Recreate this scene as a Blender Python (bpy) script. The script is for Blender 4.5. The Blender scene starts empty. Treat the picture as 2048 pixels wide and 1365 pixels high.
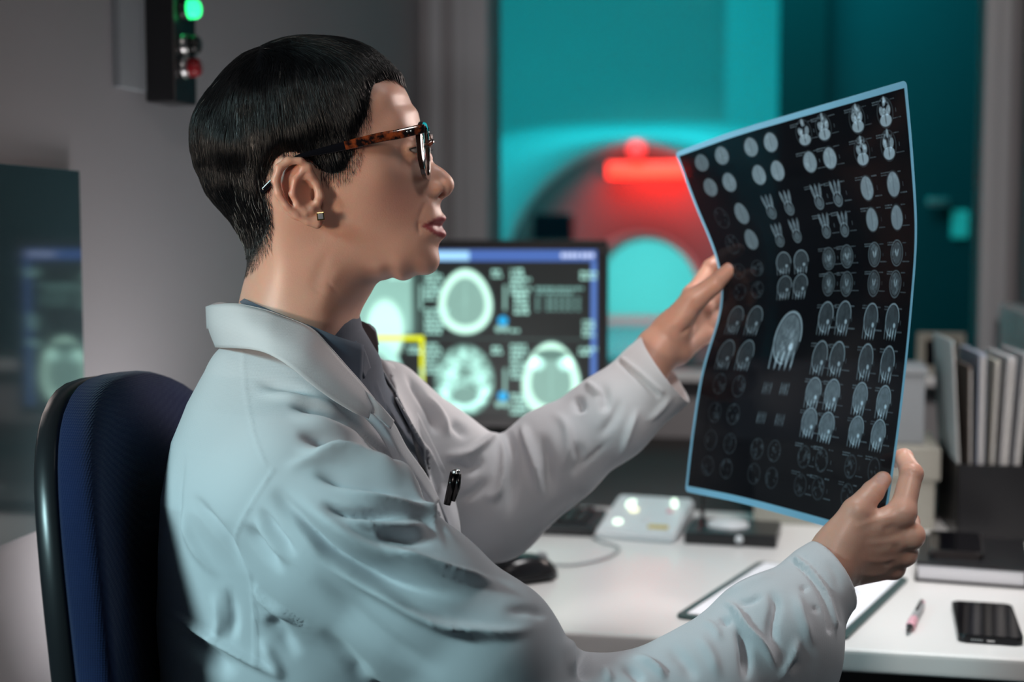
import bpy, bmesh, math, random
import numpy as np
from mathutils import Vector, Matrix
PI = math.pi
random.seed(7)
SC = bpy.context.scene
COL = SC.collection

# ------------------------------------------------------------------ camera
FPX = 2844.0                      # focal length in pixels of the 2048 wide frame
CAMZ = 1.22
PITCH = math.atan(212.5 / FPX)
cam_data = bpy.data.cameras.new('camera')
cam = bpy.data.objects.new('camera', cam_data)
COL.objects.link(cam)
cam.location = (0, 0, CAMZ)
cam.rotation_euler = (PI / 2 - PITCH, 0, 0)
cam_data.sensor_width = 36.0
cam_data.lens = 36.0 * FPX / 2048.0
cam_data.clip_start = 0.05
cam_data.dof.use_dof = True
cam_data.dof.focus_distance = 1.35
cam_data.dof.aperture_fstop = 2.8
cam_data.dof.aperture_blades = 9
SC.camera = cam

# ------------------------------------------------------------------ view and world
SC.view_settings.view_transform = 'Standard'
SC.view_settings.look = 'None'
SC.view_settings.gamma = 1.0
SC.view_settings.exposure = 0.0
SC.view_settings.use_curve_mapping = False
world = bpy.data.worlds.new('world')
SC.world = world
world.use_nodes = True
world.node_tree.nodes['Background'].inputs[0].default_value = (0.45, 0.62, 0.75, 1)
world.node_tree.nodes['Background'].inputs[1].default_value = 0.035

# ------------------------------------------------------------------ projection helpers
CP, SP = math.cos(PITCH), math.sin(PITCH)
def at(px, py, Y):
    """world point seen at pixel (px, py) whose distance along +Y is Y"""
    a, b = px - 1024.0, 682.5 - py
    dy = FPX * CP + b * SP
    dz = -FPX * SP + b * CP
    k = Y / dy
    return Vector((a * k, Y, CAMZ + dz * k))
def on_z(px, py, z):
    a, b = px - 1024.0, 682.5 - py
    dy = FPX * CP + b * SP
    dz = -FPX * SP + b * CP
    k = (z - CAMZ) / dz
    return Vector((a * k, dy * k, z))
def proj(V):
    """world points (n,3) -> pixels (n,2)"""
    V = np.asarray(V, dtype=np.float64)
    x, y, z = V[:, 0], V[:, 1], V[:, 2] - CAMZ
    d = y * CP - z * SP
    u = y * SP + z * CP
    return np.stack([1024 + FPX * x / d, 682.5 - FPX * u / d], 1)
RA = math.radians(-12.0)          # the room is turned 12 degrees to the camera
def room(u, v, z=0.0):
    return Vector((u * math.cos(RA) - v * math.sin(RA), u * math.sin(RA) + v * math.cos(RA), z))
def to_room(p):
    return (p[0] * math.cos(RA) + p[1] * math.sin(RA), -p[0] * math.sin(RA) + p[1] * math.cos(RA))
WALL_L, WALL_W, WALL_R, CEIL = -0.942, 3.367, 0.443, 2.6
DESK_Z, DESK_F = 0.74, 1.667

# ------------------------------------------------------------------ lights
def area(name, loc, target, sx, sy, power, color, spread=180):
    l = bpy.data.lights.new(name, 'AREA')
    l.shape = 'RECTANGLE'; l.size = sx; l.size_y = sy; l.energy = power; l.color = color; l.spread = math.radians(spread)
    o = bpy.data.objects.new(name, l); COL.objects.link(o)
    o.location = loc
    o.rotation_euler = (Vector(target) - Vector(loc)).to_track_quat('-Z', 'Y').to_euler()
    return o
# added cool light, unseen past the left wall end, on the coat's back
area('light_back_cool', (-1.40, 0.38, 1.76), (-0.08, 1.34, 0.62), 0.28, 0.28, 2.35, (0.58, 0.93, 0.98), 50)
# lamp above the desk
area('light_over_desk', (0.62, 1.75, 2.45), (0.42, 1.85, 0.74), 0.6, 0.4, 3.5, (1.0, 0.98, 0.98), 62)
# light on the face side, by the window
area('light_front_fill', (0.80, 2.15, 1.50), (-0.15, 1.38, 1.10), 0.7, 0.7, 2.0, (1.0, 0.84, 0.78), 54)
# unseen light added behind the chair to brighten the lower left wall
area('light_low_left', room(-0.62, 1.55, 0.70), room(-0.94, 2.05, 1.0), 0.2, 0.2, 2.7, (1.0, 0.95, 0.95), 120)
# warm lamp on head and collar
area('light_face', (-0.95, 0.45, 1.22), (-0.16, 1.36, 1.24), 0.18, 0.18, 0.22, (1.0, 0.80, 0.64), 27)
# unseen fill light added behind the camera for film, hand and window frame
area('light_camera_fill', (0.35, -0.20, 2.58), (0.75, 2.6, 1.25), 0.4, 0.4, 4.9, (1.0, 0.91, 0.86), 56)
# scanner room: teal ceiling light
area('light_scanner_ceiling', room(-0.5, 4.6, 2.75), room(-0.6, 6.9, 1.2), 1.6, 1.2, 140.0, (0.010, 0.76, 0.84))
tb_ = at(1285, 610, 9.1)
area('light_scanner_rear', tb_ + Vector((-0.3, -1.0, 0.55)), tb_, 0.5, 0.5, 9.0, (0.18, 0.85, 0.80), 110)  # unseen light added behind the scanner to brighten the view through the bore

# ------------------------------------------------------------------ materials
def mat(name, color, rough=0.5, metal=0.0, spec=0.5, sss=0.0, sss_rad=(1, .35, .2), coat=0.0, emit=None, estr=0.0,
        noise=None, bump=None, alpha=1.0, trans=0.0, sheen=0.0, ior=1.5):
    m = bpy.data.materials.new(name); m.use_nodes = True
    nt = m.node_tree; b = nt.nodes['Principled BSDF']
    c = (*color, 1)
    b.inputs['Base Color'].default_value = c
    b.inputs['Roughness'].default_value = rough
    b.inputs['Metallic'].default_value = metal
    b.inputs['Specular IOR Level'].default_value = spec
    b.inputs['IOR'].default_value = ior
    if sss:
        b.inputs['Subsurface Weight'].default_value = sss
        b.inputs['Subsurface Radius'].default_value = sss_rad
        b.inputs['Subsurface Scale'].default_value = 0.008
    b.inputs['Coat Weight'].default_value = coat
    b.inputs['Transmission Weight'].default_value = trans
    b.inputs['Alpha'].default_value = alpha
    if sheen:
        b.inputs['Sheen Weight'].default_value = sheen
    if emit:
        b.inputs['Emission Color'].default_value = (*emit, 1); b.inputs['Emission Strength'].default_value = estr
    tc = nt.nodes.new('ShaderNodeTexCoord')
    if noise:                                           # (scale, amount)
        n = nt.nodes.new('ShaderNodeTexNoise'); n.inputs['Scale'].default_value = noise[0]; n.inputs['Detail'].default_value = 5
        nt.links.new(tc.outputs['Object'], n.inputs['Vector'])
        mx = nt.nodes.new('ShaderNodeMix'); mx.data_type = 'RGBA'
        k = noise[1]
        mx.inputs[6].default_value = (*[max(0, q * (1 - k)) for q in color], 1)
        mx.inputs[7].default_value = (*[min(1, q * (1 + k)) for q in color], 1)
        nt.links.new(n.outputs['Fac'], mx.inputs[0]); nt.links.new(mx.outputs[2], b.inputs['Base Color'])
    if bump:                                            # (scale, strength, distance)
        n = nt.nodes.new('ShaderNodeTexNoise'); n.inputs['Scale'].default_value = bump[0]; n.inputs['Detail'].default_value = 4
        nt.links.new(tc.outputs['Object'], n.inputs['Vector'])
        bp = nt.nodes.new('ShaderNodeBump'); bp.inputs['Strength'].default_value = bump[1]; bp.inputs['Distance'].default_value = bump[2]
        nt.links.new(n.outputs['Fac'], bp.inputs['Height']); nt.links.new(bp.outputs['Normal'], b.inputs['Normal'])
    return m
def fabric(name, color, scale, strength=0.3, rough=0.85, sheen=0.2, var=0.05):
    """woven cloth: two crossed wave textures as bump"""
    m = mat(name, color, rough=rough, sheen=sheen, noise=(9, var), spec=0.2)
    nt = m.node_tree; b = nt.nodes['Principled BSDF']; tc = nt.nodes.new('ShaderNodeTexCoord')
    hs = []
    for d in ('X', 'Z'):
        w = nt.nodes.new('ShaderNodeTexWave'); w.wave_type = 'BANDS'; w.bands_direction = d
        w.inputs['Scale'].default_value = scale; w.inputs['Distortion'].default_value = 1.5; w.inputs['Detail'].default_value = 1
        nt.links.new(tc.outputs['Object'], w.inputs['Vector']); hs.append(w)
    ad = nt.nodes.new('ShaderNodeMath'); ad.operation = 'ADD'
    nt.links.new(hs[0].outputs['Fac'], ad.inputs[0]); nt.links.new(hs[1].outputs['Fac'], ad.inputs[1])
    bp = nt.nodes.new('ShaderNodeBump'); bp.inputs['Strength'].default_value = strength; bp.inputs['Distance'].default_value = 0.001
    nt.links.new(ad.outputs[0], bp.inputs['Height']); nt.links.new(bp.outputs['Normal'], b.inputs['Normal'])
    return m
M = {}
M['wall'] = mat('painted_wall', (0.285, 0.280, 0.295), rough=0.75, noise=(6, 0.03), bump=(220, 0.12, 0.001))
M['frame'] = mat('grey_frame', (0.40, 0.41, 0.44), rough=0.5, noise=(5, 0.03))
M['desk'] = mat('white_laminate', (0.80, 0.79, 0.78), rough=0.28, noise=(3, 0.02))
M['dark_counter'] = mat('dark_counter', (0.085, 0.083, 0.085), spec=0.15, rough=0.8, noise=(4, 0.1))
M['black'] = mat('black_plastic', (0.012, 0.012, 0.014), rough=0.32, bump=(500, 0.05, 0.0004))
M['black_gloss'] = mat('black_glass', (0.004, 0.004, 0.006), rough=0.08)
M['grey_plastic'] = mat('grey_plastic', (0.35, 0.36, 0.37), rough=0.4)
M['white_plastic'] = mat('white_plastic', (0.72, 0.74, 0.76), rough=0.35, noise=(5, .02))
M['paper'] = mat('white_paper', (0.85, 0.87, 0.92), rough=0.8, noise=(20, 0.01))
M['cream'] = mat('cream_card', (0.33, 0.32, 0.28), rough=0.8, noise=(15, 0.03))
M['grey_card'] = mat('grey_card', (0.26, 0.28, 0.30), rough=0.8, noise=(10, 0.03))
M['metal'] = mat('brushed_metal', (0.6, 0.6, 0.6), rough=0.25, metal=1.0)
M['gold'] = mat('gold', (0.85, 0.58, 0.25), rough=0.2, metal=1.0)
M['teal_wall'] = mat('scanner_wall', (0.62, 0.70, 0.70), rough=0.7, noise=(1.2, 0.06))
M['dark_panel'] = mat('dark_panel', (0.020, 0.024, 0.027), spec=0.05, rough=0.9, noise=(2, 0.15))
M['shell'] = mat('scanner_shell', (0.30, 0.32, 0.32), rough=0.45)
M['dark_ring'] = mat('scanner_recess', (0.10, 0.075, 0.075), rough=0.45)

# ------------------------------------------------------------------ mesh helpers
def link(name, me, m=None, parent=None, smooth=True):
    o = bpy.data.objects.new(name, me); COL.objects.link(o)
    if m is not None:
        for q in (m if isinstance(m, (list, tuple)) else [m]): me.materials.append(q)
    if smooth:
        me.polygons.foreach_set('use_smooth', [True] * len(me.polygons))
    if parent is not None: o.parent = parent
    return o
def obj(name, bm, m=None, parent=None, smooth=False):
    me = bpy.data.meshes.new(name); bm.normal_update(); bm.to_mesh(me); bm.free()
    return link(name, me, m, parent, smooth)
def tag(o, label=None, cat=None, group=None, kind=None):
    if label: o['label'] = label
    if cat: o['category'] = cat
    if group: o['group'] = group
    if kind: o['kind'] = kind
    return o
def empty(name, loc, rz=0.0):
    o = bpy.data.objects.new(name, None); COL.objects.link(o); o.location = loc; o.rotation_euler = (0, 0, rz)
    o.empty_display_size = 0.05
    return o
def box(bm, x0, x1, y0, y1, z0, z1, bev=0.0, seg=2, mtx=None):
    r = bmesh.ops.create_cube(bm, size=1.0)
    vs = r['verts']
    bmesh.ops.scale(bm, vec=(x1 - x0, y1 - y0, z1 - z0), verts=vs)
    bmesh.ops.translate(bm, vec=((x0 + x1) / 2, (y0 + y1) / 2, (z0 + z1) / 2), verts=vs)
    if bev > 0:
        es = list({e for v in vs for e in v.link_edges})
        g = bmesh.ops.bevel(bm, geom=es, offset=bev, segments=seg, affect='EDGES', profile=0.6)
        vs = list({v for f in g['faces'] for v in f.verts} | {v for v in vs if v.is_valid})
        allv = set(vs); stack = list(vs)
        while stack:
            v = stack.pop()
            for e in v.link_edges:
                w = e.other_vert(v)
                if w not in allv: allv.add(w); stack.append(w)
        vs = list(allv)
    if mtx is not None: bmesh.ops.transform(bm, matrix=mtx, verts=vs)
    return vs
def prism(bm, pts, z0, z1, bev=0.0, mtx=None):
    """polygon outline (x, y) extruded in z"""
    lo = [bm.verts.new((p[0], p[1], z0)) for p in pts]
    hi = [bm.verts.new((p[0], p[1], z1)) for p in pts]
    n = len(pts)
    bm.faces.new(lo[::-1]); bm.faces.new(hi)
    for i in range(n): bm.faces.new((lo[i], lo[(i + 1) % n], hi[(i + 1) % n], hi[i]))
    vs = lo + hi
    if bev > 0:
        es = [e for e in bm.edges if (e.verts[0] in hi and e.verts[1] in hi) or (e.verts[0] in lo and e.verts[1] in lo)]
        g = bmesh.ops.bevel(bm, geom=es, offset=bev, segments=2, affect='EDGES', profile=0.6)
        vs = list(bm.verts)
    if mtx is not None: bmesh.ops.transform(bm, matrix=mtx, verts=vs)
    return vs
def rrect(w, h, r, n=6):
    out = []
    for cx, cy, a0 in ((w/2-r, h/2-r, 0), (-w/2+r, h/2-r, 90), (-w/2+r, -h/2+r, 180), (w/2-r, -h/2+r, 270)):
        for i in range(n + 1):
            a = math.radians(a0 + 90 * i / n); out.append((cx + r * math.cos(a), cy + r * math.sin(a)))
    return out
def lathe(bm, prof, n=32, mtx=None):
    """profile of (radius, z)"""
    rings = []
    for r, z in prof:
        if r <= 1e-6: rings.append([bm.verts.new((0, 0, z))])
        else: rings.append([bm.verts.new((r * math.cos(2*PI*i/n), r * math.sin(2*PI*i/n), z)) for i in range(n)])
    for a, b in zip(rings, rings[1:]):
        if len(a) == 1 and len(b) == 1: continue
        for i in range(n):
            j = (i + 1) % n
            if len(a) == 1: bm.faces.new((a[0], b[i], b[j]))
            elif len(b) == 1: bm.faces.new((a[i], a[j], b[0]))
            else: bm.faces.new((a[i], a[j], b[j], b[i]))
    vs = [v for r in rings for v in r]
    if mtx is not None: bmesh.ops.transform(bm, matrix=mtx, verts=vs)
    return vs
def tube(bm, pts, rad, n=10, caps=True, flat=None):
    """tube along points, rad a number or list; flat=(axis vector, factor) squashes the section"""
    pts = [Vector(p) for p in pts]
    rads = rad if isinstance(rad, (list, tuple)) else [rad] * len(pts)
    up = Vector((0, 0, 1)); rings = []
    t0 = (pts[1] - pts[0]).normalized()
    if abs(t0.dot(up)) > 0.9: up = Vector((1, 0, 0))
    nrm = (up - t0 * up.dot(t0)).normalized()
    for i, p in enumerate(pts):
        t = (pts[min(i + 1, len(pts) - 1)] - pts[max(i - 1, 0)]).normalized()
        nrm = (nrm - t * nrm.dot(t)).normalized(); bn = t.cross(nrm)
        ring = []
        for k in range(n):
            a = 2 * PI * k / n
            d = nrm * math.cos(a) * rads[i] + bn * math.sin(a) * rads[i]
            if flat: ax = Vector(flat[0]); d = d - ax * d.dot(ax) * (1 - flat[1])
            ring.append(bm.verts.new(p + d))
        rings.append(ring)
    for a, b in zip(rings, rings[1:]):
        for k in range(n): bm.faces.new((a[k], a[(k+1) % n], b[(k+1) % n], b[k]))
    if caps: bm.faces.new(rings[0][::-1]); bm.faces.new(rings[-1])
def crv(pts, n=8):
    """Catmull-Rom through points"""
    pts = [Vector(p) for p in pts]; P = [pts[0] * 2 - pts[1]] + pts + [pts[-1] * 2 - pts[-2]]; out = []
    for i in range(1, len(P) - 2):
        for k in range(n):
            t = k / n; a, b, c, d = P[i-1], P[i], P[i+1], P[i+2]
            out.append(0.5 * ((2*b) + (c-a)*t + (2*a-5*b+4*c-d)*t*t + (3*b-a-3*c+d)*t**3))
    out.append(pts[-1]); return out
RZ = lambda a: Matrix.Rotation(a, 4, 'Z')
# ================================================================== the setting
def struct(name, bm, m, smooth=False):
    o = obj(name, bm, m, None, smooth); o['kind'] = 'structure'; o.rotation_euler = (0, 0, RA); return o
bm = bmesh.new(); box(bm, WALL_L - 0.15, WALL_R + 0.6, -1.2, WALL_W + 0.12, -0.1, 0.0); struct('floor', bm, M['grey_card'])
bm = bmesh.new(); box(bm, WALL_L - 0.1, WALL_L, 1.25, WALL_W, 0.0, CEIL); struct('wall_left', bm, M['wall'])  # near end cut short so the unseen back light gets past
bm = bmesh.new(); box(bm, WALL_R, WALL_R + 0.1, 1.1, WALL_W, 0.0, CEIL); struct('wall_right', bm, M['wall'])
bm = bmesh.new(); box(bm, WALL_L - 0.1, WALL_R + 0.1, 1.9, WALL_W + 0.1, CEIL, CEIL + 0.1); struct('ceiling', bm, M['wall'])
WX0, WX1, WZ0, WZ1 = -0.771, 0.362, 0.905, 2.15
bm = bmesh.new()
box(bm, WALL_L - 0.1, WX0, WALL_W, WALL_W + 0.12, 0, CEIL)
box(bm, WX1, WALL_R + 0.1, WALL_W, WALL_W + 0.12, 0, CEIL)
box(bm, WX0, WX1, WALL_W, WALL_W + 0.12, 0, WZ0)
box(bm, WX0, WX1, WALL_W, WALL_W + 0.12, WZ1, CEIL)
struct('wall_back', bm, M['wall'])
# window frame on the wall face, with a stepped profile, and a pane
bm = bmesh.new()
for a, b, y0, y1 in ((WX0 - 0.055, WX0, -0.03, 0.13), (WX0 - 0.085, WX0 - 0.055, -0.018, 0.0), (WX0-0.145, WX0-0.115, -0.02, 0.0),
                     (WX1, WX1 + 0.03, -0.03, 0.13), (WX1 + 0.03, WX1 + 0.06, -0.018, 0.0)):
    box(bm, a, b, WALL_W + y0, WALL_W + y1, WZ0 - 0.05, WZ1 + 0.05, 0.003)
box(bm, WX0, WX1, WALL_W - 0.03, WALL_W + 0.13, WZ1, WZ1 + 0.05, 0.003)
struct('window_1', bm, M['frame'])
bm = bmesh.new(); box(bm, WX0 - 0.05, WX1 + 0.05, WALL_W - 0.10, WALL_W + 0.10, WZ0 - 0.022, WZ0, 0.004)
struct('window_sill', bm, M['white_plastic'])
gm = bpy.data.materials.new('window_glass'); gm.use_nodes = True
nt = gm.node_tree; nt.nodes.clear(); out = nt.nodes.new('ShaderNodeOutputMaterial')
tr = nt.nodes.new('ShaderNodeBsdfTransparent'); tr.inputs[0].default_value = (0.86, 0.93, 0.93, 1)
gl = nt.nodes.new('ShaderNodeBsdfGlossy'); gl.inputs['Roughness'].default_value = 0.02
fr = nt.nodes.new('ShaderNodeFresnel'); fr.inputs[0].default_value = 1.05
mx = nt.nodes.new('ShaderNodeMixShader'); nt.links.new(fr.outputs[0], mx.inputs[0]); nt.links.new(tr.outputs[0], mx.inputs[1]); nt.links.new(gl.outputs[0], mx.inputs[2]); nt.links.new(mx.outputs[0], out.inputs[0])
bm = bmesh.new(); box(bm, WX0, WX1, WALL_W + 0.05, WALL_W + 0.058, WZ0, WZ1); struct('window_pane', bm, gm)
# cable duct along the right wall
bm = bmesh.new(); box(bm, WALL_R - 0.045, WALL_R, 1.7, WALL_W - 0.1, 0.93, 1.07, 0.006); struct('trim_1', bm, M['white_plastic'])

M['dark_post'] = mat('dark_post', (0.012, 0.013, 0.014), rough=.9, spec=.05)
# ---- scanner room beyond the glass
S0 = WALL_W + 0.12
bm = bmesh.new(); box(bm, -4.0, 3.2, S0, 9.6, -0.1, 0.0); struct('floor_scanner_room', bm, M['teal_wall'])
bm = bmesh.new(); box(bm, -4.0, 3.2, 9.5, 9.6, 0.0, 2.9); struct('wall_scanner_back', bm, M['teal_wall'])
bm = bmesh.new(); box(bm, -4.0, -3.9, S0, 9.5, 0.0, 2.9); struct('wall_scanner_left', bm, M['teal_wall'])
bm = bmesh.new(); box(bm, 3.1, 3.2, S0, 9.5, 0.0, 2.9); struct('wall_scanner_right', bm, M['teal_wall'])
bm = bmesh.new(); box(bm, -4.0, 3.2, S0, 9.6, 2.9, 3.0); struct('ceiling_scanner_room', bm, M['teal_wall'])
# wall pier and lit strip beside the scanner, dark doors to the right
uu, vv = to_room(at(1555, 300, 5.2))
bm = bmesh.new(); box(bm, uu, uu + 0.17, vv, vv + 0.25, 0, 2.9, 0.005); struct('trim_2', bm, M['dark_post'])
bm = bmesh.new(); box(bm, uu + 0.17, uu + 2.2, vv + 0.1, vv + 0.3, 0, 2.9, 0.005); struct('wall_scanner_side', bm, M['dark_panel'])
ul, vl = to_room(at(1448, 300, 8.0))
bm = bmesh.new(); box(bm, ul, ul + 1.0, vl, vl + 0.2, 0, 2.9, 0.01); struct('wall_scanner_pier', bm, M['teal_wall'])
# pale bar and plate on the dark doors
h = at(1885, 405, 5.2); hu, hv = to_room(h)
t = empty('pale_bar_plate', room(hu, vv + 0.1, 0.0), RA); z0 = h.z
bm = bmesh.new(); box(bm, -0.06, 0.02, -0.045, -0.03, z0 - 0.014, z0 + 0.014, 0.006); box(bm, -0.01, 0.01, -0.04, 0.0, z0 - 0.009, z0 + 0.009, 0.003); obj('bar', bm, M['metal'], t)
bm = bmesh.new(); box(bm, 0.03, 0.09, -0.012, 0.0, z0 - 0.13, z0 - 0.03, 0.004); obj('plate', bm, M['cream'], t)
tag(t, 'pale metal bar and plate on the dark door behind the glass', 'door handle')

# ---- the scanner
GC = at(1262, 598, 6.0)
gt = empty('ct_scanner', (GC.x, GC.y, 0), RA)
tag(gt, 'teal-lit ring-shaped medical scanner glowing red inside, beyond the control room window', 'scanner')
def ring_surface(bm, rings, n=96):
    """rings: list of (rx, rz, y, power); superellipse rings joined"""
    R = []
    for rx, rz, y, p in rings:
        ring = []
        for i in range(n):
            a = 2 * PI * i / n; c, s = math.cos(a), math.sin(a)
            ring.append(bm.verts.new((rx * math.copysign(abs(c) ** (2 / p), c), y, GC.z + rz * math.copysign(abs(s) ** (2 / p), s))))
        R.append(ring)
    for a, b in zip(R, R[1:]):
        for i in range(n): bm.faces.new((a[i], a[(i+1) % n], b[(i+1) % n], b[i]))
bm = bmesh.new()
ring_surface(bm, [(0.575, 0.625, 0.06, 2.0), (0.59, 0.65, 0.0, 2.05), (0.80, 0.69, -0.02, 2.3), (1.02, 0.72, 0.03, 2.7), (1.10, 0.75, 0.12, 3.0), (1.12, 0.76, 0.75, 3.0), (1.0, .7, 0.85, 3.0), (0.62, 0.6, 0.86, 2.0), (0.27, 0.27, 0.80, 2.0)])
obj('housing', bm, M['shell'], gt, True)
bm = bmesh.new(); ring_surface(bm, [(0.575, 0.625, 0.06, 2.0), (0.55, 0.59, 0.09, 2.0), (0.50, 0.53, 0.13, 2.0), (0.36, 0.38, 0.24, 2.0), (0.285, 0.285, 0.33, 2.0)])
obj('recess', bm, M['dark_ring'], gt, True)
bm = bmesh.new(); ring_surface(bm, [(0.285, 0.285, 0.33, 2.0), (0.26, 0.26, 0.36, 2.0), (0.25, 0.25, 0.45, 2.0), (0.25, 0.25, 0.72, 2.0), (0.27, 0.27, 0.80, 2.0)])
obj('bore', bm, M['shell'], gt, True)
bm = bmesh.new(); box(bm, -0.11, 0.24, 0.03, 0.07, GC.z + 0.51, GC.z + 0.575, 0.012); obj('light_bar', bm, mat('red_light', (0.6, 0.02, 0.01), emit=(1, 0.02, 0.008), estr=5.0), gt)
bm = bmesh.new(); lathe(bm, [(0, 0), (0.035, 0.0), (0.035, 0.02), (0.02, 0.035), (0, 0.038)], 20, Matrix.Translation((0.02, -0.0, GC.z + 0.625)) @ Matrix.Rotation(PI/2, 4, 'X')); obj('signal_lamp', bm, mat('red_lamp', (0.6, 0.02, 0.02), emit=(1, 0.03, 0.03), estr=3.0), gt, True)
bm = bmesh.new(); box(bm, -0.42, -0.25, -0.03, 0.05, GC.z + 0.24, GC.z + 0.36, 0.01); box(bm, -0.36, -0.32, 0.0, 0.12, GC.z + 0.28, GC.z + 0.31); obj('display', bm, M['black_gloss'], gt)
bm = bmesh.new(); box(bm, -0.7, 0.7, 0.1, 0.8, 0, GC.z - 0.6, 0.02); obj('base', bm, M['shell'], gt)
bm = bmesh.new(); box(bm, -0.22, 0.22, -1.6, 0.7, GC.z - 0.16, GC.z - 0.11, 0.02); obj('table_top', bm, M['shell'], gt)
area('light_scanner_red', (GC.x + 0.06, GC.y - 0.10, GC.z + 0.50), (GC.x + 0.12, GC.y + 0.22, GC.z + 0.33), 0.24, 0.05, 9.0, (1.0, 0.02, 0.012), 120)

# ---- glass board on the left wall (it mirrors the monitor)
bv = to_room((-0.6 + .0352, 1.874))[1] - .035
bm = bmesh.new(); box(bm, -0.004, 0.004, 1.30 - bv, 0.0, 0.86, 1.302, 0.002)
M['board'] = mat('dark_glass_board', (0.040, 0.070, 0.080), rough=0.07, spec=0.5, ior=3.0)
b = obj('glass_board', bm, M['board']); b.location = room(WALL_L + .014, bv); b.rotation_euler = (0, 0, RA + math.radians(1.7))
tag(b, 'dark glossy glass board mounted on the left wall mirroring the monitor', 'glass board')

# ---- switch box with buttons on the left wall
p0 = to_room((-0.529, 2.038)); V0, V1 = p0[1], p0[1] + 0.075
sb = empty('switch_box', room(WALL_L, V0, 0), RA); tag(sb, 'black wall switch box with glowing green button high on left wall', 'switch box')
bm = bmesh.new(); box(bm, 0.0, 0.012, -0.075, 0.08, 1.422, 1.80, 0.002); obj('back_plate', bm, M['grey_card'], sb)
bm = bmesh.new(); box(bm, 0.010, 0.055, 0.0, 0.075, 1.408, 1.80, 0.003); obj('housing', bm, M['black'], sb)
for i, (py, col, em, nm) in enumerate(((25, (0.02, 0.8, 0.2), 3.0, 'green_button'), (95, (0.01, 0.012, 0.012), 0, 'black_button'), (140, (0.25, 0.01, 0.015), 0, 'red_button'))):
    z = at(365, py, 2.09).z
    m = mat(nm, col, rough=0.2, emit=col if em else None, estr=em)
    T = Matrix.Translation((0.055, 0.036, z)) @ Matrix.Rotation(PI/2, 4, 'Y')
    bm = bmesh.new(); lathe(bm, [(0, 0.0), (0.0155, 0.0), (0.0155, 0.006), (0.0145, 0.009)], 24, T); o = obj('button_ring', bm, M['metal'] if i else M['black'], sb, True)
    bm = bmesh.new(); lathe(bm, [(0.0135, 0.005), (0.0135, 0.018), (0.011, 0.022), (0, 0.0235)], 24, T); obj(nm, bm, m, o, True)

# ================================================================== desk and what is on it
dt = empty('desk', room(-0.3, DESK_F, 0), RA); tag(dt, 'white laminate desk running under the window', 'desk')
DW0, DW1, DD = -0.60, WALL_R + 0.3 - 0.005, 0.80
bm = bmesh.new(); box(bm, DW0, DW1, 0.0, DD, DESK_Z - 0.028, DESK_Z, 0.006, 3); obj('desktop', bm, M['desk'], dt)
bm = bmesh.new(); box(bm, DW0 + 0.03, DW1 - 0.03, DD - 0.08, DD - 0.05, 0.25, DESK_Z - 0.028, 0.003); obj('modesty_panel', bm, M['dark_counter'], dt)
for x in (DW0 + 0.04, DW1 - 0.09):
    bm = bmesh.new(); box(bm, x, x + 0.05, 0.06, DD - 0.1, 0.0, DESK_Z - 0.028, 0.004); obj('leg', bm, M['dark_counter'], dt)
bm = bmesh.new(); box(bm, -0.80, WALL_R - 0.005, DESK_F + DD + 0.004, WALL_W - 0.004, 0.0, DESK_Z, 0.006)
c = obj('rear_counter', bm, M['dark_counter']); c.rotation_euler = (0, 0, RA); tag(c, 'low dark grey counter standing between white desk and window wall', 'counter')

# ---- monitor ---------------------------------------------------------------
MY = 2.62
mc = at(925, 668, MY)                                   # screen centre
SW, SH = 0.497, 0.310
mt = empty('monitor', (mc.x, mc.y, DESK_Z), math.radians(-7)); tag(mt, 'black desktop monitor showing rows of glowing brain scans behind the woman', 'monitor')
zc = mc.z - DESK_Z
bm = bmesh.new()
fw = 0.018
prism(bm, rrect(SW + 2*fw, SH + 2*fw, 0.008), 0.006, 0.040, 0.003, Matrix.Translation((0, 0, zc)) @ Matrix.Rotation(PI/2, 4, 'X') @ Matrix.Scale(-1, 4, (0, 0, 1)))
bmesh.ops.recalc_face_normals(bm, faces=bm.faces); obj('back_shell', bm, M['black'], mt)
bm = bmesh.new()
for a, b_, c_, d in ((-SW/2-fw, SW/2+fw, zc+SH/2, zc+SH/2+fw), (-SW/2-fw, SW/2+fw, zc-SH/2-fw, zc-SH/2), (-SW/2-fw, -SW/2, zc-SH/2, zc+SH/2), (SW/2, SW/2+fw, zc-SH/2, zc+SH/2)):
    box(bm, a, b_, -0.006, 0.006, c_, d, 0.0015)
obj('bezel', bm, M['black'], mt)
bm = bmesh.new(); box(bm, -0.03, 0.03, 0.04, 0.06, 0.01, zc, 0.004); obj('stand', bm, M['black'], mt)
bm = bmesh.new(); prism(bm, rrect(0.24, 0.18, 0.02), 0.0, 0.012, 0.003); obj('base', bm, M['black'], mt)

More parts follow.
